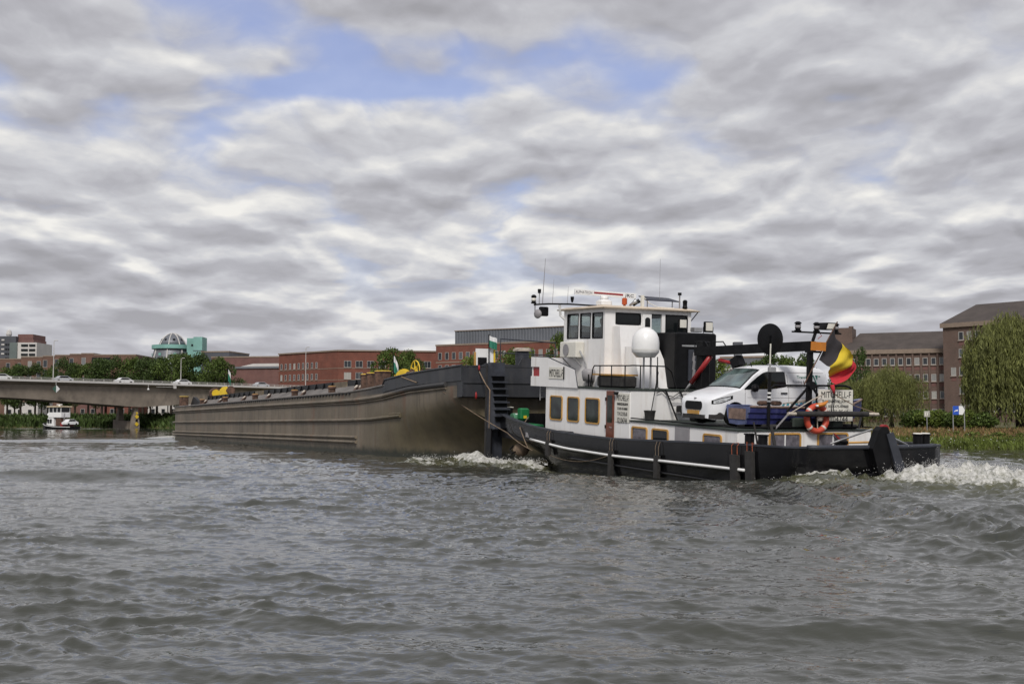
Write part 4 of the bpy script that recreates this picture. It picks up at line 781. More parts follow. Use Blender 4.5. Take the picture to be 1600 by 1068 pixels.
# ---------------------------------------------------------------- pusher tug (local: x starboard, y forward from the stern, z up)
tug=thing('pusher_tug','black and white pusher tug with wheelhouse aft of its knees, shoving the barge','boat',tuple(TUG_O),TUG_ROT)
tR=Matrix.Rotation(TUG_ROT[2],3,'Z')@Matrix.Rotation(TUG_ROT[0],3,'X')
def tug_w(l): return TUG_O+tR@Vector(l)
hb=lambda y_:float(np.interp(y_,[0,.12,.35,.8,1.6,3,13,15,16.5,17.6,18.4,18.8],[2.30,2.62,2.82,2.98,3.08,3.1,3.1,3.04,2.95,2.85,2.75,2.70]))
gz=lambda y_:float(np.interp(y_,[0,2,5.3,8.8,12.3,15,17,18.8],[.93,.90,.76,.62,.61,.72,.90,1.06]))
rz_=lambda y_:float(np.interp(y_,[0,1.5,3,5.3,8.75,12,15,17,18.8],[.20,.19,.17,.13,.06,.08,.23,.42,.58]))
ys=[0,.12,.35,.8,1.6,3,5,7,9,11,13,14.2,15,15.8,16.5,17.1,17.6,18.1,18.5,18.8]
def hull_rows(sd):
    rows=[]
    for y_ in ys:
        h=hb(y_); fwd=max(0,(y_-14.0)/4.8); aft=max(0,(1.6-y_)/1.6)
        lv=[(gz(y_),1.0),((gz(y_)+rz_(y_))/2,1.0),(rz_(y_)+.08,.998),(rz_(y_)-.08,.99),(-.35,.985-.50*fwd**.7),(-.8,.96-.72*fwd**.6),(-1.5,.85-.8*fwd**.5)]
        rows.append([(sd*h*max(.03,k_),y_+ .35*aft*max(0,(.3-z_))-fwd*max(0,.25-z_)*1.1,z_) for z_,k_ in lv])
    return rows
hrP=hull_rows(-1); hrS=hull_rows(1)
for nm,hr in (('port_side',hrP),('starboard_side',hrS)): mb=MB(); mb.grid(hr); mb.build(nm,MT['black'],tug,40)
mb=MB(); mb.grid([[tuple(Vector(a).lerp(Vector(b_),f)+Vector((0,-.22*(1-(2*f-1)**2),0))) for f in np.linspace(0,1,13)] for a,b_ in zip(hrP[0],hrS[0])]); mb.build('transom',MT['black'],tug,40)
mb=MB(); mb.grid([[tuple(Vector(a).lerp(Vector(b_),f)) for f in np.linspace(0,1,5)] for a,b_ in zip(hrP[-1],hrS[-1])]); mb.build('bow_plate',MT['black'],tug,40)
for sd in (-1,1):
    mb=MB(); mb.rings([[(sd*(hb(y_)+.03),y_,gz(y_)),(sd*(hb(y_)+.03),y_,gz(y_)+.05),(sd*(hb(y_)-.12),y_,gz(y_)+.05),(sd*(hb(y_)-.12),y_,gz(y_))] for y_ in ys],caps=True); mb.build('cap_rail',MT['darkblue'],tug)
    mb=MB(); mb.grid([[(sd*(hb(y_)-.07),y_,gz(y_)),(sd*(hb(y_)-.07),y_,min(.12,gz(y_)-.5))] for y_ in ys]); mb.build('inner_bulwark',MT['blackm'],tug)
    mb=MB(); mb.tube([(sd*(hb(y_)+.02),y_,rz_(y_)) for y_ in np.linspace(1.55,14.9,26)],.075,8); s_=mb.build('rubbing_strake',MT['black'],tug,True)
    mb=MB(); mb.tube([(sd*(hb(y_)+.075),y_,rz_(y_)+.03) for y_ in np.linspace(1.6,14.9,26)],.045,6); mb.build('white_stripe',MT['white2'],s_,True)
    mb=MB(); mb.tube([(sd*(hb(y_)+.0),y_,-.22) for y_ in np.linspace(1.2,12,20)],.05,6); mb.build('lower_strake',MT['black'],tug,True)
mb=MB(); arc=[Vector((-2.3,0,.93)).lerp(Vector((2.3,0,.93)),f)+Vector((0,-.22*(1-(2*f-1)**2),.025)) for f in np.linspace(0,1,13)]; mb.tube([tuple(p) for p in arc],.07,6); mb.build('stern_rail',MT['darkblue'],tug,True)
mb=MB(); arc=[Vector((-2.3,0,.20)).lerp(Vector((2.3,0,.20)),f)+Vector((0,-.26*(1-(2*f-1)**2),0)) for f in np.linspace(0,1,13)]; mb.tube([tuple(p) for p in arc],.07,6); mb.build('stern_strake',MT['black'],tug,True)
mb=MB(); mb.grid([[(-hb(y_)+.08,y_,min(.12,gz(y_)-.5)),(0,y_,min(.12,gz(y_)-.5)+.02),(hb(y_)-.08,y_,min(.12,gz(y_)-.5))] for y_ in ys]); mb.build('deck',MT['deckgreen'],tug)
MB().box(-2.55,2.55,15.3,18.6,.42,.46).build('foredeck',MT['deckgreen'],tug)
# white streak of worn paint on the transom
# ---- window maker: rounded ochre frame + pane, on a port-facing (x=const) or aft-facing (y=const) wall
def cabin_window(parent,axis,c,u0,u1,v0,v1,pane,fr=MT['yellowp'],w=.055,r=.10,out=.035):
    po=rrect(u0,u1,v0,v1,r); pi=rrect(u0+w,u1-w,v0+w,v1-w,max(.02,r-w*.6))
    f=MB().frame(po,pi,axis,c-out,c+.01).build('window',fr,parent)
    MB().prism(rrect(u0+w*.8,u1-w*.8,v0+w*.8,v1-w*.8,max(.02,r-w*.6)),axis,c-.012,c-.004).build('pane',pane,f); return f
# ---- low after cabin
cab=MB().cbox(-2.4,2.65,2.97,8.96,.05,1.22,.03).build('after_cabin',MT['white'],tug)
MB().box(-2.44,2.69,2.93,8.955,1.223,1.262).build('cabin_top',MT['deckgreen'],tug)
MB().tube([(-2.40,8.9,1.33),(-2.40,2.97,1.33),(2.65,2.97,1.33)],.022,5).build('cabin_top_edge',MT['blackm'],tug)
for a,b_,p_ in ((8.82,7.85,MT['curtain']),(7.58,6.60,MT['glass']),(4.70,3.74,MT['curtain'])): cabin_window(tug,0,-2.4,b_,a,.42,1.07,p_)
MB().box(-2.415,-2.40,5.42,6.24,.2,1.20).build('side_hatch',MT['greyp'],tug); 
for a,b_ in ((-1.30,-.10),(.52,1.72)):
    f=cabin_window(tug,1,2.97,a,b_,.55,1.17,MT['curtain'])
    for x_ in np.arange(a+.12,b_-.1,.13): MB().tube([(x_,2.963,.61),(x_+.01,2.963,1.1)],.016,4).build('curtain_fold',MT['curtain'],f)
    MB().box((a+b_)/2-.02,(a+b_)/2+.02,2.94,2.957,.6,1.12).build('mullion',MT['white2'],f)
MB().prism([(1.05,1.16),(1.12,1.14),(1.62,.78),(1.50,.76)],1,2.86,2.90).build('strap',MT['red'],tug)
# ---- deckhouse
dh=MB().cbox(-2.4,2.4,8.97,15.1,.05,2.255,.03).build('deckhouse',MT['white'],tug)
for a,b_ in ((14.70,13.72),(13.34,12.44),(12.0,10.98)): cabin_window(tug,0,-2.4,b_,a,1.0,1.92,MT['glassg'],w=.048,r=.11)
d=MB().cbox(-2.45,-2.405,9.97,10.48,.14,2.2,.012).build('door',MT['brown'],tug)
MB().box(-2.462,-2.452,10.06,10.38,1.12,2.05).build('door_pane',MT['glassg'],d); MB().tube([(-2.47,10.03,.95),(-2.50,10.03,.95),(-2.50,10.14,.97)],.014,5).build('handle',MT['metal'],d)
for z_ in (1.85,.9): MB().box(-2.47,-2.45,10.46,10.52,z_,z_+.12).build('hinge',MT['blackm'],d)
MB().box(-2.52,-2.405,9.72,9.86,2.08,2.18).build('door_lamp',MT['blackm'],tug)
MB().box(-2.44,2.44,8.93,15.14,2.258,2.30).build('deckhouse_top',MT['deckgreen'],tug)
LINES=[('MITCHELL-F',.86,.20),('TRANSENCKER BELGIUM NV',.80,.09),('TEL 0031-475-404848',.74,.09),('T14 L22 B5.60',.72,.13),('02104744',.70,.19)]
def name_sign(parent,axis,c,u0,u1,v0,v1,flip):
    b_=MB()
    if axis==0: b_.box(c-.02,c-.004,min(u0,u1),max(u0,u1),v0,v1)
    else: b_.box(u0,u1,c-.02,c-.004,v0,v1)
    o=b_.build('name_sign',MT['sign'],parent); W_=abs(u1-u0); H_=v1-v0; y_=v1-H_*.06
    for tx,fw_,fh in LINES:
        hh=H_*fh; y_-=hh
        me=text_mesh(tx,hh*1.38,MT['text'],.003,-W_*fw_); a=np.zeros(len(me.vertices)*3,dtype=np.float32); me.vertices.foreach_get('co',a); ym=a.reshape(-1,3)[:,1]; k_=hh/max(1e-6,ym.max()-ym.min()); a=a.reshape(-1,3); a[:,1]=(a[:,1]-ym.min())*k_; me.vertices.foreach_set('co',a.ravel())
        off=W_*(1-fw_)/2
        if axis==0: link('lettering',me,o,(c-.024,max(u0,u1)-off,y_),(R(90),0,R(-90)))
        else: link('lettering',me,o,(u0+off,c-.024,y_),(R(90),0,0))
        y_-=H_*.068
    return o
name_sign(tug,0,-2.4,8.99,9.88,1.16,2.14,True)
# ---- bridge wing bulwark with notch for the port side light
wing=MB(); wp=[(16.26,2.24),(12.53,2.24),(12.75,2.90),(14.9,3.34),(16.26,3.36),(16.26,2.98),(15.55,2.98),(15.55,2.62),(16.26,2.62)]
wing.prism(wp,0,-2.46,-2.41); wg=wing.build('wing_bulwark',MT['white'],tug)
MB().tube([(-2.44,12.53,2.26),(-2.44,12.75,2.91),(-2.44,14.9,3.36),(-2.44,16.26,3.38)],.022,5).build('wing_edge',MT['darkblue'],wg)
MB().box(-2.405,2.4,15.15,16.24,2.24,2.30).build('wing_deck',MT['white'],tug)
MB().box(-2.41,2.41,16.20,16.26,2.305,3.35).build('wing_front',MT['white'],tug)
MB().box(-2.40,-2.0,15.56,16.15,2.60,3.0).build('side_light_screen',MT['red'],tug); MB().lathe([(.10,0),(.12,.05),(.12,.26),(.10,.32)],(-2.28,15.9,2.63),n=10).build('side_light',MT['blackm'],tug,35)
o=MB().box(-2.485,-2.465,13.55,14.72,2.55,2.98).build('name_plate',MT['sign'],wg)
me=text_mesh('MITCHELL-F',.40,MT['text'],.003,-1.05); link('lettering',me,o,(-2.49,14.67,2.62),(R(90),0,R(-90)))
MB().box(-2.50,-2.466,13.52,13.56,2.53,3.0).build('plate_edge',MT['blackm'],o)
# ---- wheelhouse: open glazed box on a tower
X0,X1,Y0,Y1=-1.93,1.75,11.55,14.62
tw=MB(); tw.box(X0,X0+.07,Y0,Y1,2.303,4.04); tw.box(X1-.07,X1,Y0,Y1,2.303,4.04); tw.box(X0+.07,X1-.07,Y0,Y0+.07,2.303,4.04); tw.box(X0+.07,X1-.07,Y1-.07,Y1,2.303,4.04); tw.build('wheelhouse_tower',MT['white'],tug)
hd=MB(); 
hd.box(X0,X0+.07,Y0,Y1,4.99,5.12); hd.box(X1-.07,X1,Y0,Y1,4.99,5.12); hd.box(X0+.07,X1-.07,Y0,Y0+.07,4.99,5.12); hd.box(X0+.07,X1-.07,Y1-.07,Y1,4.99,5.12)
for ya,yb in ((Y0,11.68),(12.46,12.57),(13.36,13.48),(14.36,Y1)):
    for xa,xb in ((X0,X0+.07),(X1-.07,X1)): hd.box(xa,xb,ya,yb,4.04,4.99)
for xa,xb in ((X0+.07,-1.50),(-.42,-.62+.25),(-.08+.55,.62),(1.60,X1-.07)): hd.box(xa,xb,Y0,Y0+.07,4.04,4.99)
hd.box(-1.50,-.42,Y0,Y0+.07,4.04,4.55)
for xa,xb in ((X0+.07,-1.72),(-.76,-.66),(.46,.56),(1.52,X1-.07)): hd.box(xa,xb,Y1-.07,Y1,4.04,4.99)
hd.build('wheelhouse_frame',MT['white'],tug)
MB().box(X0+.08,X1-.08,Y0+.08,Y1-.08,3.36,3.40).build('wheelhouse_floor',MT['blackm'],tug); MB().box(X0+.08,X1-.08,Y0+.08,Y1-.08,5.05,5.10).build('wheelhouse_lining',MT['greyp'],tug)
for ya,yb in ((11.68,12.46),(12.57,13.36),(13.48,14.36)):
    for c_,nm in ((X0,'port_window'),(X1-.04,'starboard_window')):
        f=MB().frame(rrect(ya,yb,4.05,4.985,.06),rrect(ya+.035,yb-.035,4.085,4.95,.05),0,c_-.012,c_+.05).build(nm,MT['blackm'],tug); MB().box(c_+.02,c_+.028,ya+.03,yb-.03,4.08,4.955).build('pane',MT['clear'],f)
for xa,xb in ((-1.72,-.76),(-.66,.46),(.56,1.52)): f=MB().frame(rrect(xa,xb,4.05,4.985,.06),rrect(xa+.035,xb-.035,4.085,4.95,.05),1,Y1-.06,Y1+.012).build('front_window',MT['blackm'],tug); MB().box(xa+.03,xb-.03,Y1-.03,Y1-.022,4.08,4.955).build('pane',MT['clear'],f)
for xa,xb,za in ((-1.50,-.42,4.55),(.62,1.60,4.06)):
    f=MB().frame(rrect(xa,xb,za,4.985,.12),rrect(xa+.04,xb-.04,za+.04,4.945,.09),1,Y0-.012,Y0+.05).build('aft_window',MT['blackm'],tug); MB().prism(rrect(xa+.03,xb-.03,za+.03,4.955,.09),1,Y0+.02,Y0+.03).build('pane',MT['glass'],f)
d=MB().cbox(-.36,.02,Y0-.03,Y0+.03,3.0,4.98,.012).build('aft_door',MT['white2'],tug); MB().prism(rrect(-.27,-.05,4.2,4.85,.09),1,Y0-.036,Y0-.031).build('door_pane',MT['glass'],d); MB().prism(rrect(.06,.42,4.1,4.95,.05),1,Y0-.004,Y0+.02).build('side_pane',MT['clear'],d)
# roof
rf=MB(); rf.rings([[(X0-.14,Y0-.16,5.12),(X1+.26,Y0-.16,5.12),(X1+.26,Y1+.30,5.12),(X0-.14,Y1+.30,5.12)],[(X0-.16,Y0-.18,5.16),(X1+.28,Y0-.18,5.16),(X1+.28,Y1+.32,5.16),(X0-.16,Y1+.32,5.16)],[(X0+.1,Y0+.1,5.24),(X1,Y0+.1,5.24),(X1,Y1,5.24),(X0+.1,Y1,5.24)]],caps=True); rf.build('wheelhouse_roof',mat('cream_roof_paint',(.62,.52,.40),.5,var=.1),tug)
MB().tube([(X1+.0,Y0+.02,4.78),(X1+.24,Y0-.08,5.12)],.02,5).build('roof_strut',MT['blackm'],tug)
# console and wheelhouse interior
MB().box(-1.55,1.3,13.75,14.45,3.41,4.32).build('console',MT['blackm'],tug); MB().box(-.5,.1,13.3,13.4,4.66,4.98).build('overhead_screen',MT['blackm'],tug)
ch=MB(); ch.cbox(-1.40,-.90,12.75,13.25,3.80,3.92,.05); ch.cbox(-1.40,-.90,12.62,12.76,3.9,4.62,.05); ch.tube([(-1.15,13.0,3.40),(-1.15,13.0,3.80)],.06,8); ch.build('helm_chair',MT['rubber'],tug)
# ---- air conditioner on the tower side
ac=MB().cbox(X0-.36,X0-.01,13.0,14.25,3.34,3.93,.03).build('air_conditioner',MT['sign'],tug); MB().lathe([(.22,0),(.22,.02)],(X0-.365,13.75,3.63),(-1,0,0),18).build('fan_grille',MT['greyp'],ac)
for y_ in (13.2,14.05): MB().bar((X0,y_,3.02),(X0-.33,y_,3.32),.04,.04).build('bracket',MT['metal'],ac)
MB().tube([(X0-.2,13.0,3.6),(X0-.16,12.85,3.4),(X0-.05,12.8,3.1),(X0-.03,12.75,2.9)],.03,6).build('pipe',MT['metal'],ac)
# ---- funnel casing aft of the tower
cs=MB(); cs.hexa([(-1.62,10.75,2.305),(.35,10.35,2.305),(.35,11.52,2.305),(-1.62,11.52,2.305),(-1.62,11.05,4.48),(-.35,11.05,4.48),(-.35,11.52,4.48),(-1.62,11.52,4.48)]); cs.build('funnel_casing',MT['white'],tug)
MB().box(-1.43,-.98,11.00,11.06,3.86,4.08).build('vent_slot',MT['blackm'],tug); MB().prism([(-1.6,2.32),(-1.0,2.32),(-1.25,3.5),(-1.35,3.75),(-1.6,3.75)],1,10.60,10.70).build('casing_panel',MT['white'],tug)
fb=MB().cbox(.02,1.78,9.95,11.5,2.305,4.30,.05).build('black_funnel_housing',MT['blackm'],tug)
MB().box(.55,1.25,9.90,9.945,2.6,3.7).build('panel',MT['darkblue'],fb); MB().box(.28,.95,9.92,9.945,3.80,3.86).build('handle_bar',MT['metal'],fb)
for z_ in (2.7,3.0,3.3): MB().lathe([(.05,0),(.05,.3)],(.75,9.9,z_),(0,-.2,1),8).build('fitting',MT['greyp'],fb)
MB().tube([(1.55,9.9,2.34),(1.0,9.9,2.34),(.98,9.9,2.6)],.035,6).build('yellow_bar',MT['yellowp'],fb)
# floodlights
def flood(name,c,axis,s,parent,fm='sign'):
    f=MB().cbox(c[0]-s,c[0]+s,c[1]-.06,c[1]+.06,c[2]-s*1.1,c[2]+s*1.1,.02).build(name,MT['blackm'],parent); MB().box(c[0]-s*.8,c[0]+s*.8,c[1]-.075,c[1]-.062,c[2]-s*.75,c[2]+s*.9).build('lens',MT[fm],f)
    MB().tube([(c[0]-s-.03,c[1],c[2]),(c[0]-s-.03,c[1],c[2]-s*1.7),(c[0]+s+.03,c[1],c[2]-s*1.7),(c[0]+s+.03,c[1],c[2])],.018,5).build('bracket',MT['blackm'],f); return f
flood('floodlight',(.72,10.6,4.62),1,.17,tug); flood('floodlight',(1.85,10.6,4.55),1,.18,tug)
MB().cbox(1.2,1.55,10.5,10.8,4.35,4.52,.02).build('vent_box',MT['metal'],tug)
# ---- satellite dome on two masts
dm=MB().lathe([(.31,-.15),(.34,-.12),(.43,-.01),(.465,.03),(.472,.16),(.47,.36),(.44,.54),(.37,.69),(.25,.80),(.11,.86),(.01,.87)],(-1.66,9.25,3.52),n=28).build('satellite_dome',MT['white2'],tug,True)
MB().lathe([(.474,0),(.475,.012)],(-1.66,9.25,3.62),n=28).build('dome_seam',MT['sign'],dm)
for dx in (-.06,.22): MB().tube([(-1.66+dx,9.25,2.3),(-1.66+dx,9.25,3.42)],.035,7).build('dome_mast',MT['metal'],dm)
MB().tube([(-1.2,9.2,3.4),(-1.2,9.15,2.35),(-1.15,9.0,2.3)],.02,5).build('cable',MT['blackm'],tug)
# ---- rails round the deckhouse top
def rail(name,pts,posts,m=MT['blackm'],r=.025,h=.75):
    o=MB().tube(pts,r,6).build(name,m,tug); pm=MB().tube([(0,0,0),(0,0,-h)],r*.9,6).mesh('stanchion',m)
    for p in posts: link('stanchion',pm,o,p)
    return o
rail('handrail',[(-2.36,11.75,2.32),(-2.36,11.6,2.95),(-2.36,11.5,3.06),(-2.36,9.1,3.08),(-2.3,9.02,3.09),(-1.0,9.0,3.08),(-.75,9.0,2.9),(-.55,9.0,2.32)],[(-2.36,11.1,3.05),(-2.36,10.3,3.06),(-2.36,9.4,3.08),(-2.0,9.0,3.08),(-1.35,9.0,3.08)])
MB().cbox(-2.2,-1.55,9.9,11.6,2.31,2.72,.06).build('black_locker',MT['rubber'],tug); MB().box(-2.22,-1.5,9.95,11.9,2.725,2.78).build('yellow_plank',MT['yellowp'],tug)
MB().lathe([(.22,0),(.26,.18),(.28,.34),(.2,.44)],(-2.05,12.4,2.5),n=14).build('mushroom_vent',MT['greyp'],tug,True); MB().lathe([(.12,0),(.12,.25)],(-2.05,12.4,2.3),n=10).build('vent_stem',MT['greyp'],tug,True)
MB().tube([(-2.3,12.0,2.32),(-2.3,12.0,2.75)],.03,6).build('short_post',MT['blackm'],tug)
# ladder aft of the deckhouse
ld=MB(); ld.tube([(-1.05,8.9,2.30),(-.78,8.55,1.27)],.03,6); ld.tube([(-.48,8.9,2.30),(-.20,8.55,1.27)],.03,6); lo=ld.build('ladder',MT['blackm'],tug)
for f in (.28,.52,.76): MB().tube([(-1.05+.27*f,8.9-.35*f,2.3-1.03*f),(-.48+.28*f,8.9-.35*f,2.3-1.03*f)],.018,5).build('rung',MT['greyp'],lo)
MB().tube([(-1.4,8.9,2.18),(-1.2,8.88,2.26),(-1.0,8.88,2.1),(-.75,8.88,2.05),(-.5,8.88,2.2),(-.2,8.88,2.26)],.016,5).build('hose',MT['blackm'],tug)
MB().cbox(-.62,-.12,8.5,8.9,1.5,1.75,.03).build('deck_box',MT['blackm'],tug)
# ---- crane
cr=MB().cbox(-.55,.10,7.5,8.2,1.265,1.75,.04).build('crane_base',MT['blackm'],tug)
cc=MB(); cc.cbox(-.42,-.08,7.7,8.05,1.75,3.95,.03); cc.build('column',MT['blackm'],cr)
bm=MB(); bm.bar((-.42,8.0,3.60),(.42,3.1,3.78),.26,.29); bo=bm.build('boom',MT['blackm'],cr); MB().bar((-.14,6.2,3.40),(-.12,6.05,3.13),.3,.34).build('knuckle',MT['blackm'],cr)
MB().bar((.422,3.09,3.78),(.50,2.72,3.76),.24,.26).build('boom_tip',MT['orange'],cr)
MB().tube([(-.55,8.1,2.55),(-.32,7.35,3.45)],.085,9).build('lift_cylinder',MT['red'],cr,True); MB().tube([(-.55,8.1,2.55),(-.62,8.35,2.27)],.045,8).build('piston_rod',MT['metal'],cr,True); MB().tube([(-.30,6.9,3.32),(-.1,6.2,3.2)],.06,8).build('lift_cylinder',MT['red'],cr,True)
for a in ((-.4,8.0),(-.25,7.2)): MB().tube([(a[0]-.1,a[1],3.7),(a[0]-.1,a[1],3.92),(a[0]+.06,a[1]-.35,3.93),(a[0]+.12,a[1]-.5,3.72)],.022,5).build('hydraulic_hose',MT['blackm'],cr)
# ---- boom rest, mast of lamps, rails at the after end of the cabin top
br_=MB().bar((.24,3.06,1.265),(.28,3.06,3.62),.15,.12).build('boom_rest',MT['blackm'],tug); MB().bar((.10,3.02,3.60),(.62,3.02,3.60),.14,.06).build('cradle',MT['blackm'],br_)
for a in ((-.62,1.80),(.95,1.80)): MB().bar((.25,2.98,2.62),(a[0],2.98,a[1]),.05,.06).build('brace',MT['blackm'],br_)
MB().lathe([(.13,-.08),(.13,.08)],(.25,2.95,2.58),(0,1,0),14).build('hub',MT['blackm'],br_,35)
ms=MB().bar((.42,3.12,3.93),(.60,3.12,4.38),.07,.07).build('lamp_mast',MT['blackm'],tug); MB().bar((-.36,3.12,4.19),(1.50,3.12,4.18),.07,.05).build('cross_bar',MT['blackm'],ms)
lant=MB().lathe([(.13,0),(.14,.04),(.09,.06),(.11,.10),(.115,.26),(.09,.29),(.14,.31),(.14,.34),(.06,.40)],n=12)
for x_ in (-.15,.56,1.30): l=lant.mesh('lantern',MT['blackm'],35); o=link('lantern',l,ms,(x_,3.12,4.21)); o.scale=(.78,.78,.74); MB().lathe([(.112,.12),(.118,.24)],n=12).build('lens',MT['greyp'],o,True)
f=MB().hexa([(.72,2.95,4.28),(1.08,2.95,4.28),(1.08,3.3,4.28),(.72,3.3,4.28),(.80,2.95,4.50),(1.18,2.95,4.50),(1.18,3.3,4.50),(.80,3.3,4.50)]).build('deck_lamp',MT['blackm'],ms); MB().hexa([(.80,2.93,4.31),(1.05,2.93,4.31),(1.05,2.945,4.31),(.80,2.945,4.31),(.86,2.93,4.47),(1.12,2.93,4.47),(1.12,2.945,4.47),(.86,2.945,4.47)]).build('lens',MT['sign'],f)
MB().tube([(.66,3.1,4.18),(.75,3.1,4.1),(.6,3.1,4.0)],.012,4).build('cable',MT['red'],ms)
r_=MB().tube([(-1.24,3.0,2.30),(-1.22,3.0,2.48),(-1.10,3.0,2.57),(1.62,3.0,2.59),(1.80,3.0,2.54),(1.88,3.0,2.42),(1.90,3.0,1.28)],.033,7).build('stern_guard_rail',MT['blackm'],tug)
for x_ in (.50,1.90): MB().tube([(x_,3.0,1.27),(x_,3.0,2.58 if x_<1 else 2.4)],.03,6).build('stanchion',MT['blackm'],r_)
dp=MB().tube([(-1.30,2.99,1.27),(-1.27,2.99,3.05)],.05,8).build('aerial_post',MT['blackm'],tug); MB().tube([(-1.27,2.99,3.05),(-1.26,2.99,3.80)],.022,6).build('white_whip',MT['sign'],dp); MB().cbox(-1.33,-1.08,2.92,3.04,2.95,3.12,.02).build('junction_box',MT['metal'],dp)
for z_,m_ in ((3.16,'metal'),(2.32,'white2'),(2.20,'white2'),(2.08,'metal')): MB().lathe([(.062,0),(.062,.05)],(-1.28,2.99,z_),n=8).build('clamp',MT[m_],dp)
dk=MB().lathe([(.01,-.05),(.25,-.045),(.42,-.01),(.47,.0),(.47,.02),(.42,.02),(.01,-.02)],(-1.12,3.18,3.94),(0,1,0),32).build('black_dish',MT['blackm'],tug,40); MB().bar((-1.16,3.10,3.62),(-1.12,3.10,4.05),.07,.05).build('bracket',MT['blackm'],dk)
# name sign on the guard rail
sg=name_sign(tug,1,2.97,.53,1.87,1.52,2.47,False)
# boarding pole across the stern
bp_=MB().tube([(-.55,2.66,1.745),(2.20,2.66,1.745)],.085,10).build('boarding_roller',MT['rubber'],tug,40); MB().tube([(-.84,2.66,1.745),(-.552,2.66,1.745)],.055,9).build('roller_end',MT['ropew'],bp_,40); MB().tube([(2.202,2.66,1.745),(2.62,2.66,1.735)],.055,9).build('roller_end',MT['ropew'],bp_,40)
for x_ in (-.80,2.0): MB().bar((x_,2.70,1.73),(x_-.22 if x_<0 else x_+.15,2.99,1.30),.05,.05).build('stay',MT['greyp'],bp_)
# ---- stern gear
sp=MB().prism([(-.40,.93),(-.10,.05),(.30,.05),(.20,1.40),(.12,1.53),(-.08,1.53),(-.18,1.43)],1,-.42,-.18).build('stern_knee',MT['blackm'],tug); MB().lathe([(.13,-.06),(.13,.06)],(.10,-.30,1.46),(0,1,0),14).build('red_sheave',MT['red'],sp,35); MB().hexa([(.06,-.425,1.32),(.30,-.425,1.38),(.82,-.425,.10),(.48,-.425,.10),(.06,-.46,1.32),(.30,-.46,1.38),(.82,-.52,.10),(.48,-.52,.10)]).build('knee_plate',MT['darkblue'],sp)
MB().tube([(-.22,-.2,1.45),(-.75,.5,1.10),(-.95,.65,1.0)],.03,6).build('knee_stay',MT['metal'],sp); MB().tube([(.22,-.2,1.50),(.9,.1,1.15),(1.40,.15,.98)],.03,6).build('knee_stay',MT['metal'],sp)
bw=MB().lathe([(.135,0),(.135,.27),(.165,.275),(.165,.31)],n=14).mesh('bollard',MT['blackm'],35); bwc=MB().lathe([(.14,.312),(.12,.335)],n=14).mesh('cap',MT['sign'])
for x_,y_,z_ in ((1.98,.35,.97),(2.34,.42,.97)): o=link('bollard',bw,tug,(x_,y_,z_)); link('cap',bwc,o)
for x_,y_ in ((-2.88,1.78),(-2.88,1.18)): link('bollard',bw,tug,(x_,y_,.92))
MB().lathe([(.03,0),(.025,.62)],(-2.82,1.5,.95),(-.15,.1,1),7).build('lever',MT['rubber'],tug); MB().lathe([(.05,0),(.04,.58)],(-2.78,.78,.95),(-.1,.2,1),7).build('lever',MT['rubber'],tug)
MB().cbox(-.75,-.4,.5,.8,.95,1.12,.05).build('stern_block',MT['blackm'],tug); MB().tube([(-.55,.65,1.02),(.2,.3,1.06),(.75,.0,.99),(.9,.0,.98)],.035,6).build('yellow_hose',MT['yellowp'],tug)
# ---- foredeck: push knees with steps, winches
def knee(xc,nm):
    w=.30; pts=[(18.82,-.85),(19.05,-.85),(19.05,3.12),(18.72,3.12),(18.70,2.5),(18.3,1.05),(18.3,.45),(18.82,.30)]
    kn=MB().prism(pts,0,xc-w,xc+w).build(nm,MT['darkblue'],tug)
    for i in range(7):
        z_=.95+i*.27; y_=18.26+.40*(z_-.95)/1.6; MB().box(xc-w-.03,xc+w+.03,y_-.17,y_+.06,z_,z_+.06).build('step',MT['darkblue'],kn); MB().box(xc-w*.9,xc+w*.9,y_-.02,y_+.05,z_-.19,z_-.01).build('riser',MT['blackm'],kn)
    MB().box(xc-w-.04,xc+w+.04,19.052,19.16,-.7,3.0).build('rubber_face',MT['rubber'],kn); MB().box(xc-w-.06,xc-w-.003,18.5,18.9,-.8,.45).build('knee_web',MT['blackm'],kn); return kn
knee(-2.72,'push_knee'); knee(1.9,'push_knee')
gw=MB(); gw.lathe([(.20,-.22),(.20,.22)],(-2.2,17.95,.90),(1,0,0),16); gw.build('anchor_winch',MT['lgreen'],tug,35); g_=MB(); g_.cbox(-2.32,-1.92,17.35,17.7,.86,1.32,.05); go=g_.build('winch_gearbox',MT['green'],tug); MB().box(-2.2,-2.06,17.335,17.348,.92,1.03).build('yellow_plate',MT['yellow'],go)
MB().tube([(-2.4,17.95,1.05),(-1.9,17.6,1.10)],.03,6).build('winch_shaft',MT['metal'],tug); MB().cbox(-2.5,-1.5,16.9,18.2,.46,.70,.03).build('winch_bed',MT['green'],tug)
MB().cbox(-2.40,-2.14,18.42,18.62,.95,1.30,.03).build('fairlead',MT['blackm'],tug); MB().box(-2.41,-2.13,18.41,18.63,1.305,1.335).build('fairlead_top',MT['sign'],tug)
MB().prism([(15.2,.5),(16.9,.5),(15.5,2.1),(15.2,2.1)],0,-.4,-.3).build('splash_plate',MT['darkblue'],tug); MB().cbox(-1.2,-.4,15.5,16.2,.46,.85,.05).build('deck_locker',MT['lgreen'],tug)
l=MB(); l.tube([(-2.3,15.75,2.25),(-2.3,15.75,1.7)],.02,5); l.tube([(-1.85,15.75,2.25),(-1.85,15.75,1.7)],.02,5); lo=l.build('wing_ladder',MT['metal'],tug)
for z_ in (2.05,1.8): MB().tube([(-2.3,15.75,z_),(-1.85,15.75,z_)],.016,5).build('rung',MT['metal'],lo)
MB().cbox(-2.95,-2.5,12.6,13.6,.30,.66,.03).build('side_deck_box',MT['blackm'],tug)
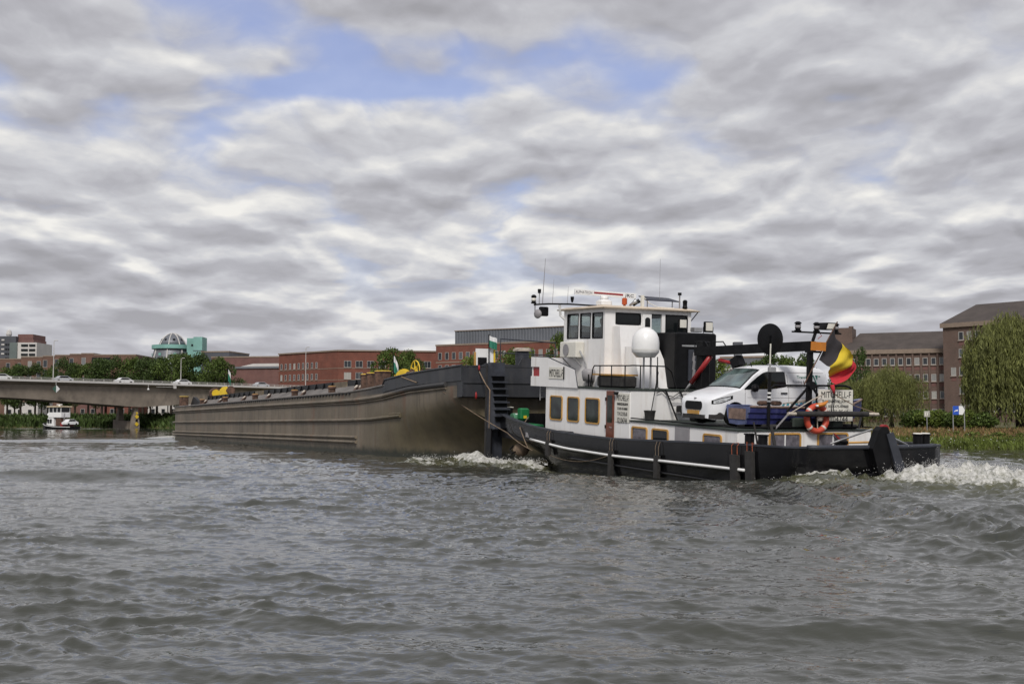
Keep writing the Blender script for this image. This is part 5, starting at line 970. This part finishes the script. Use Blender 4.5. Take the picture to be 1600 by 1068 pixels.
MB().lathe([(.0,-.3),(.24,-.18),(.34,0),(.24,.18),(.0,.3)],(-2.45,17.0,-.30),(0,0,1),16).build('hawse_cheek',MT['rope'],tug,True); MB().tube([(-2.75,17.1,-.15),(-2.82,17.25,-.3),(-2.8,17.1,-.45),(-2.72,16.9,-.35)],.03,6).build('hawse_ring',MT['blackm'],tug)
MB().box(-3.02,-2.9,15.2,15.5,.30,.48).build('hull_patch',MT['greyp'],tug)
MB().box(-3.10,-3.04,13.6,13.75,-.62,-.56).build('draught_mark',MT['white2'],tug)
# ---- roof gear
rd=MB().cbox(-1.45,-1.0,12.6,13.1,5.245,5.50,.06).build('radar_pedestal',MT['white2'],tug,35); MB().lathe([(.16,0),(.14,.14)],(-1.22,12.85,5.50),n=12).build('radar_gearbox',MT['white2'],rd,True)
ra_=math.radians(17); c_=Vector((-1.18,12.85,5.72)); e=Vector((math.cos(ra_),-math.sin(ra_)*1.0,-.045)).normalized()
sc_=MB().bar(tuple(c_-e*1.16),tuple(c_+e*1.16),.11,.19).build('radar_scanner',MT['white2'],tug)
n_=Vector((-math.sin(ra_),-math.cos(ra_),0)); MB().bar(tuple(c_-e*.44+n_*.06+Vector((0,0,.01))),tuple(c_+e*.66+n_*.06+Vector((0,0,.01))),.012,.06).build('red_stripe',MT['red'],sc_)
yaw=math.atan2(e.y,e.x); tilt=math.asin(-e.z)
for tx,off,wd in (('ALPHATRON',-1.13,.62),('JRC',.74,.34)):
    p=c_+e*off+n_*.064+Vector((0,0,-.05)); o=link('lettering',text_mesh(tx,.15,MT['greyp'] if wd>.5 else MT['text'],.003,-wd),sc_,tuple(p),(R(90),tilt,yaw))
bc=MB().lathe([(.05,0),(.05,.08),(.10,.10),(.10,.30),(.07,.33)],(-.62,12.4,5.24),n=12).build('beacon',mat('beacon_orange',(.45,.08,.02),.3,var=.1),tug,35)
hn=MB().lathe([(.035,0),(.05,.15),(.10,.32)],(-.46,12.3,5.30),(.5,-.5,.5),10).build('horn',MT['metal'],tug,True); MB().lathe([(.035,0),(.05,.15),(.09,.30)],(-.30,12.3,5.30),(.5,-.5,.6),10).build('horn',MT['blackm'],tug,True)
MB().bar((-.10,12.0,5.24),(-.10,12.0,5.68),.10,.10).build('aerial_stub',MT['sign'],tug)
sp_=MB().hexa([(.05,12.0,5.50),(1.50,11.9,5.48),(1.62,12.9,5.66),(.35,13.0,5.70),(.05,12.0,5.53),(1.50,11.9,5.51),(1.62,12.9,5.69),(.35,13.0,5.73)]).build('solar_panel',mat('solar_panel_blue',(.006,.008,.022),.4,var=.2,spec=.2),tug)
for p in ((.3,12.3),(1.4,12.3)): MB().tube([(p[0],p[1],5.24),(p[0],p[1],5.57)],.02,5).build('panel_leg',MT['metal'],sp_)
MB().tube([(.05,12.1,5.6),(.2,12.0,5.4),(.5,11.9,5.27),(1.1,11.7,5.24)],.015,5).build('cable',MT['sign'],sp_)
l=MB().lathe([(.09,0),(.10,.05),(.08,.08),(.085,.24),(.10,.26),(.05,.32)],(1.50,11.6,5.24),n=12).build('stern_lantern',MT['blackm'],tug,35); MB().tube([(1.36,11.75,5.24),(1.36,11.75,5.72)],.03,6).build('aerial_post',MT['greyp'],tug); MB().lathe([(.07,0),(.07,.10)],(1.36,11.75,5.73),n=10).build('aerial_cap',MT['blackm'],tug,35)
MB().tube([(.9,12.4,5.6),(.9,12.4,7.1)],.008,4).build('whip_aerial',MT['greyp'],tug)
# fore mast arm out to port with lamp, floodlight, whips
am=MB().tube([(-1.3,13.0,5.27),(-1.95,14.2,5.36),(-2.4,15.0,5.38),(-2.72,15.6,5.36)],.035,6).build('lamp_arm',MT['blackm'],tug); MB().tube([(-1.9,14.62,4.8),(-2.05,14.7,4.95),(-2.15,14.6,5.33)],.05,7).build('arm_bracket',MT['white2'],am)
f=MB().cbox(-2.62,-2.26,15.25,15.42,4.92,5.28,.03).build('floodlight',MT['blackm'],am); MB().lathe([(.16,-.05),(.18,0),(.14,.06)],(-2.68,15.36,5.0),(-1,-.5,0),14).build('search_lamp',MT['greyp'],am,True)
l=MB().lathe([(.10,0),(.11,.04),(.085,.06),(.09,.24),(.12,.27),(.05,.34)],(-2.74,15.6,5.40),n=12).build('lantern',MT['blackm'],am,35); MB().lathe([(.088,.09),(.093,.21)],(-2.74,15.6,5.40),n=12).build('lens',MT['sign'],l,True)
MB().tube([(-2.68,15.6,5.40),(-2.68,15.6,4.9)],.025,6).build('lamp_drop',MT['metal'],am)
MB().tube([(-2.58,15.45,5.38),(-2.58,15.45,5.80)],.02,5).build('aerial',MT['metal'],am); MB().lathe([(.06,0),(.07,.14),(.05,.16)],(-2.58,15.45,5.80),n=10).build('aerial_cap',MT['blackm'],am,35)
for p,h,r0 in (((-2.52,15.3,5.38),1.75,.018),((-2.3,14.9,5.38),.95,.010),((-1.98,14.3,5.38),.65,.010)): MB().tube([p,(p[0]+.09*h/1.7,p[1],p[2]+h)],[r0,r0*.5],5).build('whip_aerial',MT['greyp'],am)
MB().lathe([(.03,0),(.06,.10),(.07,.22)],(-1.88,14.1,5.42),n=10).build('aerial_cap',MT['blackm'],am,35)
# ---------------------------------------------------------------- things carried on the tug (own top-level objects, same deck frame)
def on_tug(name,label,cat,loc,group=None,rz=0):
    o=thing(name,label,cat,tuple(tug_w(loc)),group=group)
    o.rotation_euler=(tR@Matrix.Rotation(rz,3,'Z')).to_euler(); return o
# ---- white delivery van parked athwart the cabin top (x back from its nose, -y its left side)
van=on_tug('delivery_van','white delivery van parked across the pusher cabin top, nose to port','van',(-2.27,5.42,1.265)); VS=1.085
top=lambda s:float(np.interp(s,[0,.05,.12,.30,.6,.98,1.2,1.5,1.78,2.0,2.4,3.2,3.9,4.10,4.16],[.68,.76,.82,.90,1.00,1.09,1.26,1.49,1.655,1.715,1.755,1.765,1.73,1.66,1.55]))
def hw(s,z):
    f=.60+.40*math.sqrt(max(0,1-(1-min(s,.55)/.55)**2.4)) if s<.55 else 1.0
    if s>3.95: f*=1-.05*((s-3.95)/.21)**2
    t=max(0,z-1.0)/.76; b_=max(0,.45-z)/.3
    return .885*f*(1-.17*t-.04*t*t-.05*b_)
WX=(.80,3.29); WR=.315
def sill(s):
    z=float(np.interp(s,[0,.1,.4,3.9,4.16],[.24,.20,.20,.22,.28]))
    for w in WX:
        d=abs(s-w)
        if d<.385: z=max(z,.32+math.sqrt(max(0,.385**2-d*d)))
    return z
sv=sorted(set([0,.02,.05,.09,.14,.2,.27,.35]+[round(w+d,3) for w in WX for d in np.linspace(-.386,.386,15)]+list(np.round(np.arange(1.2,2.9,.10),3))+[3.75,3.85,3.95,4.03,4.09,4.13,4.16]))
def sec(s):
    zb,zt=sill(s),top(s); ze=zt-.055; left=[]
    for i in range(9): z=zb+(ze-zb)*i/8; left.append((s,-hw(s,z),z))
    for fr in (.93,.80,.55,.25): left.append((s,-hw(s,ze)*fr,zt+.008-.045*fr**4))
    return left+[(s,0,zt+.010)]+[(a,-b_,c) for a,b_,c in reversed(left)]
S=lambda p:tuple(VS*x for x in p)
mb=MB(); mb.rings([[S(p) for p in sec(s)] for s in sv],caps=True); mb.build('body',mat('van_white_paint',(.80,.81,.83),.22,var=.015),van,50)
def side_patch(sl,lo,hi,off=.006,n=5,sides=(-1,1)):
    m_=MB()
    for sd in sides: m_.grid([[S((s,sd*(hw(s,z)+off),z)) for z in np.linspace(lo(s),hi(s),n)] for s in sl])
    return m_
I=lambda xs,ys_:(lambda s:float(np.interp(s,xs,ys_)))
for sd in (-1,1): side_patch(np.linspace(1.10,2.60,22),I([1.1,1.5,2.1,2.4,2.6],[1.055,1.065,1.085,1.12,1.15]),I([1.1,1.35,1.6,1.8,1.95,2.56,2.6],[1.075,1.26,1.42,1.53,1.575,1.585,1.58]),sides=(sd,)).build('side_window',MT['glass'],van,True)
def top_patch(sl,fmax,off=.006):
    m_=MB(); m_.grid([[S((s,fr*hw(s,top(s)-.055),top(s)+.010-.045*abs(fr)**4+off)) for fr in np.linspace(-fmax(s),fmax(s),11)] for s in sl]); return m_
top_patch(np.linspace(.985,1.76,10),lambda s:.93).build('windscreen_seal',MT['blackm'],van,True)
wsm=mat('windscreen_glass',(.10,.14,.135),.04,var=.6,vs=1.4,spec=.9); top_patch(np.linspace(1.02,1.73,10),lambda s:.87,.012).build('windscreen',wsm,van,True)
hlm=mat('headlight_lens',(.62,.64,.66),.08,var=.5,vs=9)
for sd in (-1,1):
    hl=side_patch(np.linspace(.08,.70,11),I([.08,.3,.70],[.63,.655,.79]),I([.08,.3,.70],[.735,.815,.885]),.008,sides=(sd,)).build('headlight',MT['blackm'],van,True); side_patch(np.linspace(.12,.62,9),I([.12,.3,.62],[.652,.678,.785]),I([.12,.3,.62],[.73,.79,.85]),.014,sides=(sd,)).build('lens',hlm,hl,True)
MB().prism([tuple(VS*x for x in p) for p in rrect(-.40,.40,.46,.70,.09)],0,-.03*VS,.10*VS).build('grille',MT['blackm'],van)
MB().box(-.05*VS,.02*VS,-.27*VS,.27*VS,.335*VS,.44*VS).build('number_plate',MT['yellowp'],van)
bmp=side_patch(np.linspace(0,.42,9),I([0,.42],[.215,.21]),I([0,.2,.28,.42],[.34,.34,.42,.34]),.012); bmp.box(-.035*VS,.05*VS,-.52*VS,.52*VS,.21*VS,.325*VS); bmp.build('lower_bumper',MT['rubber'],van)

for sd in (-1,1): side_patch(np.linspace(1.2,2.88,12),lambda s:.205,lambda s:.30,.010,sides=(sd,)).build('sill_trim',MT['rubber'],van)

for s0 in (1.12,2.66):
  for sd in (-1,1): side_patch(np.linspace(s0,s0+.012,2),lambda s:.32,lambda s:1.06 if s0<2 else 1.5,.004,8,(sd,)).build('door_seam',MT['greyp'],van)

for sd in (-1,1): side_patch(np.linspace(2.70,4.02,10),lambda s:1.555,lambda s:1.568,.004,2,sides=(sd,)).build('panel_crease',MT['greyp'],van)

for sd in (-1,1): side_patch(np.linspace(2.62,4.02,10),lambda s:1.13,lambda s:1.15,.005,2,sides=(sd,)).build('slide_rail',MT['blackm'],van)


for sd in (-1,1): side_patch(np.linspace(1.2,3.95,20),lambda s:.83,lambda s:.838,.004,2,sides=(sd,)).build('body_crease',MT['greyp'],van)


for sd in (-1,1): side_patch(np.linspace(2.36,2.60,5),lambda s:.945,lambda s:.985,.03,3,sides=(sd,)).build('door_handle',MT['blackm'],van)

for sd in (-1,1): MB().lathe([(.02,-.12),(.10,-.09),(.13,0),(.10,.09),(.02,.12)],S((1.36,sd*1.02,1.10)),(0,0,1),12).build('wing_mirror',MT['blackm'],van,True)
MB().lathe([(.02,0),(.012,.14)],S((2.0,0,1.72)),(-.4,0,1),6).build('aerial',MT['blackm'],van)
MB().tube([S((.05,-.0,.775)),S((.052,0,.80))],.05,8).build('badge',MT['greyp'],van)
for w in WX:
    for sd in (-1,1):
        wl_=MB().lathe([(.20,-.10),(.305,-.10),(.315,-.06),(.315,.06),(.305,.10),(.20,.10)],S((w,sd*.77,.315)),(0,1,0),24); wl_.build('wheel',MT['tyre'],van,35)
        MB().lathe([(.01,.02),(.20,.05),(.215,.09)],S((w,sd*.78,.315)),(0,sd,0),16).build('rim',MT['metal'],van,True)
MB().box(.3*VS,3.9*VS,-.7*VS,.7*VS,.20*VS,.6*VS).build('underbody',MT['blackm'],van)
vt=MT['text']; gt=mat('logo_green',(.02,.16,.12),.4,var=0); gy=mat('lettering_grey',(.32,.33,.34),.5,var=0); cyn=mat('lettering_teal',(.06,.34,.42),.5,var=0)
def van_text(tx,s0,z0,h,w,m_): 
    me=text_mesh(tx,h,m_,.002,-w*VS); yy=-(hw(s0,z0)+.012)*VS; tilt=math.atan2(.17*.885,.76) if z0>1 else 0
    link('lettering',me,van,(s0*VS,yy,z0*VS),(R(90)-tilt,0,0))
van_text('Transbe',3.02,1.40,.13,.44,gt); van_text('Trading & Ship',2.84,1.27,.12,.66,gy)
lg=MB(); yl=-(hw(3.7,1.35)+.012)*VS
for pl in ([(3.60,1.50),(3.655,1.50),(3.74,1.22),(3.70,1.22)],[(3.70,1.50),(3.80,1.50),(3.765,1.38),(3.745,1.36)],[(3.82,1.48),(3.90,1.48),(3.88,1.45),(3.82,1.45)],[(3.60,1.18),(3.80,1.18),(3.80,1.165),(3.60,1.165)]):
    lg.add([S((s,-(hw(s,z)+.010),z)) for s,z in pl],[(0,1,2,3)])
lg.build('logo',gt,van)
sw=MB()
for i in range(9): s0=2.42+.16*i; sw.add([S((s,-(hw(s,z)+.008),z)) for s,z in ((s0,.60+.012*i),(s0+.09,.605+.012*i),(s0+.11,.67+.012*i),(s0+.03,.66+.012*i))],[(0,1,2,3)])
sw.build('side_script',cyn,van)
# ---- blue dinghy lying athwart behind the guard rail
dg=on_tug('rowing_dinghy','worn blue rowing dinghy lying across the cabin top in front of the van','dinghy',(-1.74,3.85,1.40))
def dsec(s):
    w=float(np.interp(s,[0,1,2.5,3.6,4.3,4.75],[.56,.64,.66,.52,.28,.02])); zk=float(np.interp(s,[0,3,4.2,4.75],[.0,.0,.12,.46])); zt=float(np.interp(s,[0,2,4,4.75],[.53,.51,.60,.76]))
    return [(s,-w,zt),(s,-w*.97,zk+(zt-zk)*.66),(s,-w*.90,zk+(zt-zk)*.62),(s,-w*.86,zk+(zt-zk)*.34),(s,-w*.78,zk+(zt-zk)*.30),(s,-w*.70,zk),(s,0,zk-.03),(s,w*.70,zk),(s,w*.86,zk+(zt-zk)*.34),(s,w,zt)]
st_=[0,.5,1,1.5,2,2.5,3,3.6,4,4.3,4.55,4.75]
mb=MB(); mb.rings([dsec(s) for s in st_],close=False); mb.build('hull',MT['blue'],dg)
tp=dsec(0); MB().prism([(y_,z_) for _,y_,z_ in tp],0,-.05,0).build('transom',MT['lblue'],dg); MB().box(-.075,-.052,-.42,.40,.14,.46).build('motor_pad',MT['wood'],dg)
for sd in (0,-1): MB().tube([(s,(-1 if sd==0 else 1)*abs(dsec(s)[0][1]),dsec(s)[0][2]) for s in st_],.035,6).build('gunwale',MT['wood' if sd==0 else 'lblue'],dg)
for s in (.9,2.3,3.5): MB().box(s,s+.25,-.55 if s<3 else -.42,.55 if s<3 else .42,.40,.44).build('thwart',MT['wood'],dg)
for s in (.45,.95): MB().cbox(s,s+.30,-.5,-.25,.56,.70,.04).build('clutter',MT['rust'],dg)
for i in range(2): MB().tube([(1.3+i*.3,-.45,.62),(3.4+i*.2,-.1,.85)],.022,6).build('oar',MT['ropew'],dg)
MB().box(.6,.8,-.5,.5,-.14,.0).build('chock',MT['blackm'],dg); MB().box(3.0,3.2,-.45,.45,-.14,.0).build('chock',MT['blackm'],dg)
gr_=on_tug('deck_clutter','dark heap of tarpaulin and gear beneath the dinghy and lifebuoy','gear',(.5,3.35,1.265)); 
for i in range(7): MB().cbox(-1.7+i*.5,-1.25+i*.5,-.25+.05*(i%3),.15,0,.14+.10*((i*7)%3),.04).build('bundle',MT[('rubber','blackm','deckgreen')[i%3]],gr_)
# ---- lifebuoy
lb=on_tug('lifebuoy','orange-red lifebuoy ring hanging at the stern guard rail','lifebuoy',(.37,2.82,1.60))
def torus(Rm,r,a0,a1,n,m_=10,wob=0):
    t_=MB(); t_.tube([(Rm*math.cos(a),0,Rm*math.sin(a)) for a in np.linspace(a0,a1,n)],r,m_,caps=abs(a1-a0)<6.2); return t_
torus(.375,.092,0,2*math.pi,49,12).build('ring',MT['ring'],lb,True)
for a in (R(40),R(140),R(225),R(312)): torus(.375,.096,a-.09,a+.09,4,12).build('reflective_band',MT['reflect'],lb,True)
MB().tube([(.01,-.04,-.40),(.0,-.02,.02),(.1,0,.40)],.016,5).build('grab_line',MT['ropew'],lb); MB().tube([(0,-.02,.0),(.32,0,.12)],.012,5).build('grab_line',MT['ropew'],lb)
MB().tube([(-.10,-.16,.40),(.14,-.16,.44),(.30,-.14,.54)],[.07,.06,.02],8).build('buoy_lamp',MT['orange'],lb,True); MB().lathe([(.05,0),(.05,.06)],(-.12,-.16,.36),n=8).build('lamp_cap',MT['white2'],lb,True)
# ---- national flag on a raked staff
fl=on_tug('stern_flag','black, yellow and red striped flag flying from a raked stern staff','flag',(0,2.85,0))
MB().tube([(-.02,.10,2.62),(.55,.05,3.57),(1.13,0,4.53)],.020,7).build('staff',MT['rust'],fl)
Bs=[[(1.08,4.48),(.77,3.94),(.44,3.36)],[(1.22,3.94),(1.25,3.60),(.75,3.15)],[(1.66,3.50),(1.62,3.17),(.98,2.83)],[(1.87,3.37),(1.83,2.96),(.95,2.60)]]
mids=[(1.17,4.20),(1.46,3.72),(1.80,3.47)]
def qb(a,b_,c,f): a,b_,c=Vector(a),Vector(b_),Vector(c); b2=2*b_-(a+c)/2; return a*(1-f)**2+b2*2*f*(1-f)+c*f*f
fm_=[mat('flag_black',(.030,.026,.030),.85,var=.2),mat('flag_yellow',(.62,.46,.03),.85,var=.12),mat('flag_red',(.50,.025,.04),.85,var=.15)]
for i,(m_,nm) in enumerate(zip(fm_,('black_stripe','yellow_stripe','red_stripe'))):
    rows=[]
    for a in np.linspace(0,1,9):
        row=[]
        for f in np.linspace(0,1,13):
            p=qb(*Bs[i],f); q_=qb(*Bs[i+1],f); x_,z_=p.lerp(q_,a); g_=i+a
            sag=math.sin(a*math.pi)*.06*(1-f) if i==0 else 0
            row.append((x_-sag,min(1,g_*.8)*(.12*math.sin(g_*2.6+f*2.4)+.06*math.sin(f*9+g_*3.1)+.03*math.sin(g_*11+f*5)),z_+.02*math.sin(g_*7)))
        rows.append(row)
    mb=MB(); mb.grid(rows); mb.build(nm,m_,fl,True)
MB().tube([(.95,-.02,2.62),(.98,-.05,2.45),(1.0,-.05,2.35)],[.07,.05,.02],7).build('tied_corner',fm_[2],fl,True)
MB().tube([(1.0,-.05,2.38),(.9,-.08,2.0),(.82,-.1,1.62)],.012,5).build('halyard',MT['blackm'],fl); MB().tube([(1.02,-.05,2.38),(.98,-.08,2.0),(.90,-.1,1.62)],.012,5).build('halyard',MT['blackm'],fl)
# ---- fenders hung over the bulwark, with their ropes
def fender(name,lab,c,w,h,t_,rope,ym=None,n=2,tilt=0):
    f=on_tug(name,lab,'fender',c,'fenders hung along the port bulwark')
    MB().hexa([(-t_,-w,-h),(0.0,-w,-h),(0.0,w,-h),(-t_,w,-h),(-t_,-w+tilt,0),(0,-w+tilt,0),(0,w+tilt,0),(-t_,w+tilt,0)]).build('slab',MT['rubber'],f)
    for i in range(n):
        y_=(-w if i==0 else w)*.8+tilt; MB().tube([(-t_*.5,y_,-.04),(-t_*.6,y_,.25),(-.02,y_,rope+.06),(.16,y_,rope+.08),(.3,y_+.2,rope+.05)],.010,5).build('rope',MT['ropeo' if ym else 'rope'],f)
    return f
fender('rubber_fender','long dark rubber fender slab on orange ropes at the port quarter, lower one',(-3.10,2.02,.62),.16,.82,.13,.24,True,tilt=.06)
fender('rubber_fender','dark rubber fender slab on orange ropes nearest the stern corner',(-3.06,1.40,.76),.15,.84,.12,.12,True,tilt=.05)
fender('rubber_fender','small dark fender hanging below the forward deckhouse window',(-3.10,13.35,.30),.12,.55,.13,.30)
fender('rubber_fender','narrow dark fender hanging beside the brown door',(-3.12,8.85,.25),.10,.85,.12,.34)
fender('rubber_fender','narrow dark fender hanging below the after cabin windows',(-3.12,6.05,.30),.11,.70,.12,.36)
def rope_thing(lab,pts,r,m_,sag=0):
    P=[]
    for i in range(len(pts)-1):
        a,b_=Vector(pts[i]),Vector(pts[i+1])
        for f in np.linspace(0,1,12,endpoint=(i==len(pts)-2)): P.append(tuple(a.lerp(b_,f)-Vector((0,0,sag*4*f*(1-f)))))
    o=MB().tube(P,r,6).build('mooring_rope',m_,None,True); tag(o,lab,'rope','mooring ropes between the vessels'); return o
rope_thing('long slack brown rope from the barge stern down to the pusher side',[barge_w((-.04,2.0,2.9)),tug_w((-2.98,17.2,.36)),tug_w((-3.13,14.7,-.15))],.016,MT['rope'],.06)
rope_thing('brown rope hanging down beside the push knee steps',[barge_w((.75,-.06,3.7)),tug_w((-3.05,18.75,2.0)),tug_w((-3.0,18.85,-.4))],.028,MT['rope'],.05)
rope_thing('thin brown rope falling over the pusher bow bulwark',[tug_w((-2.2,16.9,1.0)),tug_w((-3.02,16.0,.62)),tug_w((-3.06,15.2,-.1))],.020,MT['rope'],.02)
rope_thing('thin rope drooping along the pusher side below the white stripe',[tug_w((-3.2,9.1,.05)),tug_w((-3.14,13.4,-.2))],.008,MT['rope'],.22)
rope_thing('short rope bridle from the winch wheel over the barge bulwark',[barge_w((.9,8.2,4.05)),barge_w((-.06,7.2,3.72)),barge_w((-.07,5.2,3.40))],.03,MT['rope'],.0)
rl_=thing('red_shackle_line','red lashing knotted at the barge stern beside the push knee','rope',tuple(barge_w((.72,-.10,3.85)))); MB().lathe([(.01,-.12),(.045,-.05),(.04,.06),(.01,.12)],(0,0,0),n=8).build('upper_knot',MT['red'],rl_,True); MB().lathe([(.01,-.16),(.055,-.05),(.045,.08),(.01,.16)],(-.12,-.05,-1.15),n=8).build('lower_knot',MT['red'],rl_,True)
gl_=thing('guy_line','pale rope guy running across the stern from rail to roller','rope',tuple(tug_w((0,0,0)))); gl_.rotation_euler=TUG_ROT; MB().tube([(-.82,2.62,1.75),(.1,2.75,2.15),(.6,2.85,2.32)],.018,5).build('forward_leg',MT['ropew'],gl_); MB().tube([(1.0,2.85,2.35),(1.8,2.75,1.98),(2.6,2.64,1.76)],.014,5).build('after_leg',MT['rope'],gl_)
# ---- mop bucket
bk=on_tug('mop_bucket','black bucket with a long mop handle on the cabin top by the ladder','bucket',(-1.84,8.62,1.265)); MB().lathe([(.15,0),(.19,.28),(.205,.30),(.205,.33),(.18,.33),(.14,.04)],n=16).build('bucket',MT['rubber'],bk,35); MB().tube([(.02,0,.1),(.34,.05,1.62)],.018,6).build('mop_handle',MT['blackm'],bk)
# ---- helmsman seated at the console
def skin_body(name,V_,E_,R_,m_,parent,root=0):
    me=bpy.data.meshes.new(name); me.from_pydata(V_,E_,[]); o=bpy.data.objects.new('tmp_body',me); COL.objects.link(o)
    md=o.modifiers.new('skin','SKIN'); sv_=me.skin_vertices[0].data
    for i,r_ in enumerate(R_): sv_[i].radius=(r_,r_) if not hasattr(r_,'__len__') else r_
    sv_[root].use_root=True; o.modifiers.new('sub','SUBSURF').levels=2
    dg_=bpy.context.evaluated_depsgraph_get(); m2=bpy.data.meshes.new_from_object(o.evaluated_get(dg_)); bpy.data.objects.remove(o)
    m2.materials.clear(); m2.materials.append(m_); m2.shade_smooth(); return link(name,m2,parent)
hp=on_tug('person','person in a dark jacket sitting at the helm inside the wheelhouse','person',(-1.15,13.0,3.92))
Vb=[(0,0,.10),(0,.02,.30),(0,.03,.48),(0,.04,.58),(0,.06,.66),(0,.08,.74),(0,.09,.83),(-.19,.03,.50),(-.25,.10,.26),(-.20,.40,.24),(-.18,.52,.28),(.19,.03,.50),(.25,.10,.26),(.20,.40,.24),(.18,.52,.28),(-.10,.04,.06),(-.13,.46,.05),(-.13,.48,-.42),(-.13,.62,-.48),(.10,.04,.06),(.13,.46,.05),(.13,.48,-.42),(.13,.62,-.48)]
Eb=[(0,1),(1,2),(2,3),(3,4),(4,5),(5,6),(2,7),(7,8),(8,9),(9,10),(2,11),(11,12),(12,13),(13,14),(0,15),(15,16),(16,17),(17,18),(0,19),(19,20),(20,21),(21,22)]
Rb=[(.17,.13),(.16,.12),(.18,.12),.07,.06,(.085,.10),(.075,.09),.075,.055,.042,.04,.075,.055,.042,.04,.09,.065,.05,.045,.09,.065,.05,.045]
skin_body('body',Vb,Eb,Rb,mat('dark_jacket',(.030,.030,.036),.8,var=.2),hp)
hd_=MB().lathe([(.01,-.125),(.055,-.11),(.078,-.05),(.085,.01),(.083,.06),(.06,.11),(.01,.13)],(0,.085,.80),n=16); hd_.lathe([(.022,0),(.010,.035)],(0,.165,.79),(0,1,-.2),8); hd_.build('head',mat('skin',(.38,.22,.16),.6,var=.1),hp,True)
MB().lathe([(.086,.02),(.092,.06),(.070,.115),(.01,.142)],(0,.07,.80),(0,-.12,1),16).build('hair',mat('dark_hair',(.03,.022,.016),.7,var=.2),hp,True)
# ---------------------------------------------------------------- distant motor boat
MBO=(at(95,246),246,0); mo=thing('motor_boat','small white workboat with cream wheelhouse roof under the bridge','boat',MBO,(0,0,R(152)))
hs=[]
for y_,w_,z_ in ((-4.4,1.35,.55),(-3.8,1.6,.55),(0,1.7,.6),(2.5,1.5,.85),(4.0,.7,1.15),(4.6,.05,1.3)): hs.append([(y_,-w_,z_),(y_,-w_*.9,-.3),(y_,w_*.9,-.3),(y_,w_,z_)])
mb=MB(); mb.rings(hs,caps=True); mb.build('hull',MT['blackm'],mo); MB().tube([(h[0][0],-abs(h[0][1])-.02,h[0][2]-.12) for h in hs],.06,5).build('white_stripe',MT['white2'],mo); MB().tube([(h[0][0],abs(h[0][1])+.02,h[0][2]-.12) for h in hs],.06,5).build('white_stripe',MT['white2'],mo)
cbn=MB().hexa([(.2,-1.25,.5),(2.6,-1.1,.5),(2.6,1.1,.5),(.2,1.25,.5),(.6,-1.1,2.3),(2.3,-1.0,2.3),(2.3,1.0,2.3),(.6,1.1,2.3)]).build('cabin',MT['white2'],mo)
for sd in (-1,1):
    for x_ in (1.0,1.7): MB().box(x_,x_+.45,sd*1.24-.06,sd*1.24+.02,1.2,2.0).build('cabin_window',MT['glass'],cbn)
whs=MB().cbox(-1.6,2.0,-1.2,1.2,2.31,3.35,.05).build('wheelhouse',MT['white2'],mo); wf=MB()
for x_ in (-1.5,-.4,.7,1.85):
    for y_ in (-1.12,1.12): wf.box(x_-.06,x_+.06,y_-.05,y_+.05,3.35,4.35)
wf.build('window_posts',MT['white2'],mo); MB().box(-1.4,1.8,-1.08,1.08,3.36,4.34).build('wheelhouse_glass',MT['glass'],mo); MB().cbox(-1.9,2.3,-1.45,1.45,4.36,4.62,.06).build('wheelhouse_roof',mat('cream_roof',(.60,.50,.34),.5),mo)
MB().box(-.5,.9,-.12,.12,4.85,5.02).build('radar_bar',MT['white2'],mo); MB().lathe([(.2,0),(.15,.24)],(.2,0,4.62),n=8).build('radar_post',MT['white2'],mo); MB().lathe([(.01,-.35),(.3,-.2),(.38,0),(.3,.25),(.01,.38)],(2.1,.9,2.9),n=14).build('satellite_dome',MT['white2'],mo,True)
MB().cbox(-1.4,.1,-1.0,1.0,.6,2.2,.08).build('engine_casing',MT['rust'],mo); MB().box(-2.6,-1.5,-1.2,1.2,.6,1.3).build('deck_locker',MT['red'],mo); MB().tube([(-1.7,.6,.6),(-2.0,.6,3.2)],.09,6).build('davit',MT['greyp'],mo)
c=thing('deck_car','small white car carried on the stern of the distant workboat','car',(MBO[0]+2.6,MBO[1]-1.5,.62),(0,0,R(62))); b_=link('body',cb.copy(),c); b_.data.materials.append(cpaint[0]); link('side_glass',cg,c); c.scale=(.72,.85,.95)
for wx in (-1.35,1.35):
    for wy in (-.78,.78): link('wheel',cw,c,(wx,wy,.32))
# render hints
scn.cycles.use_adaptive_sampling=True; scn.cycles.adaptive_threshold=.015; scn.cycles.use_denoising=True
scn.cycles.max_bounces=6; scn.cycles.transparent_max_bounces=8
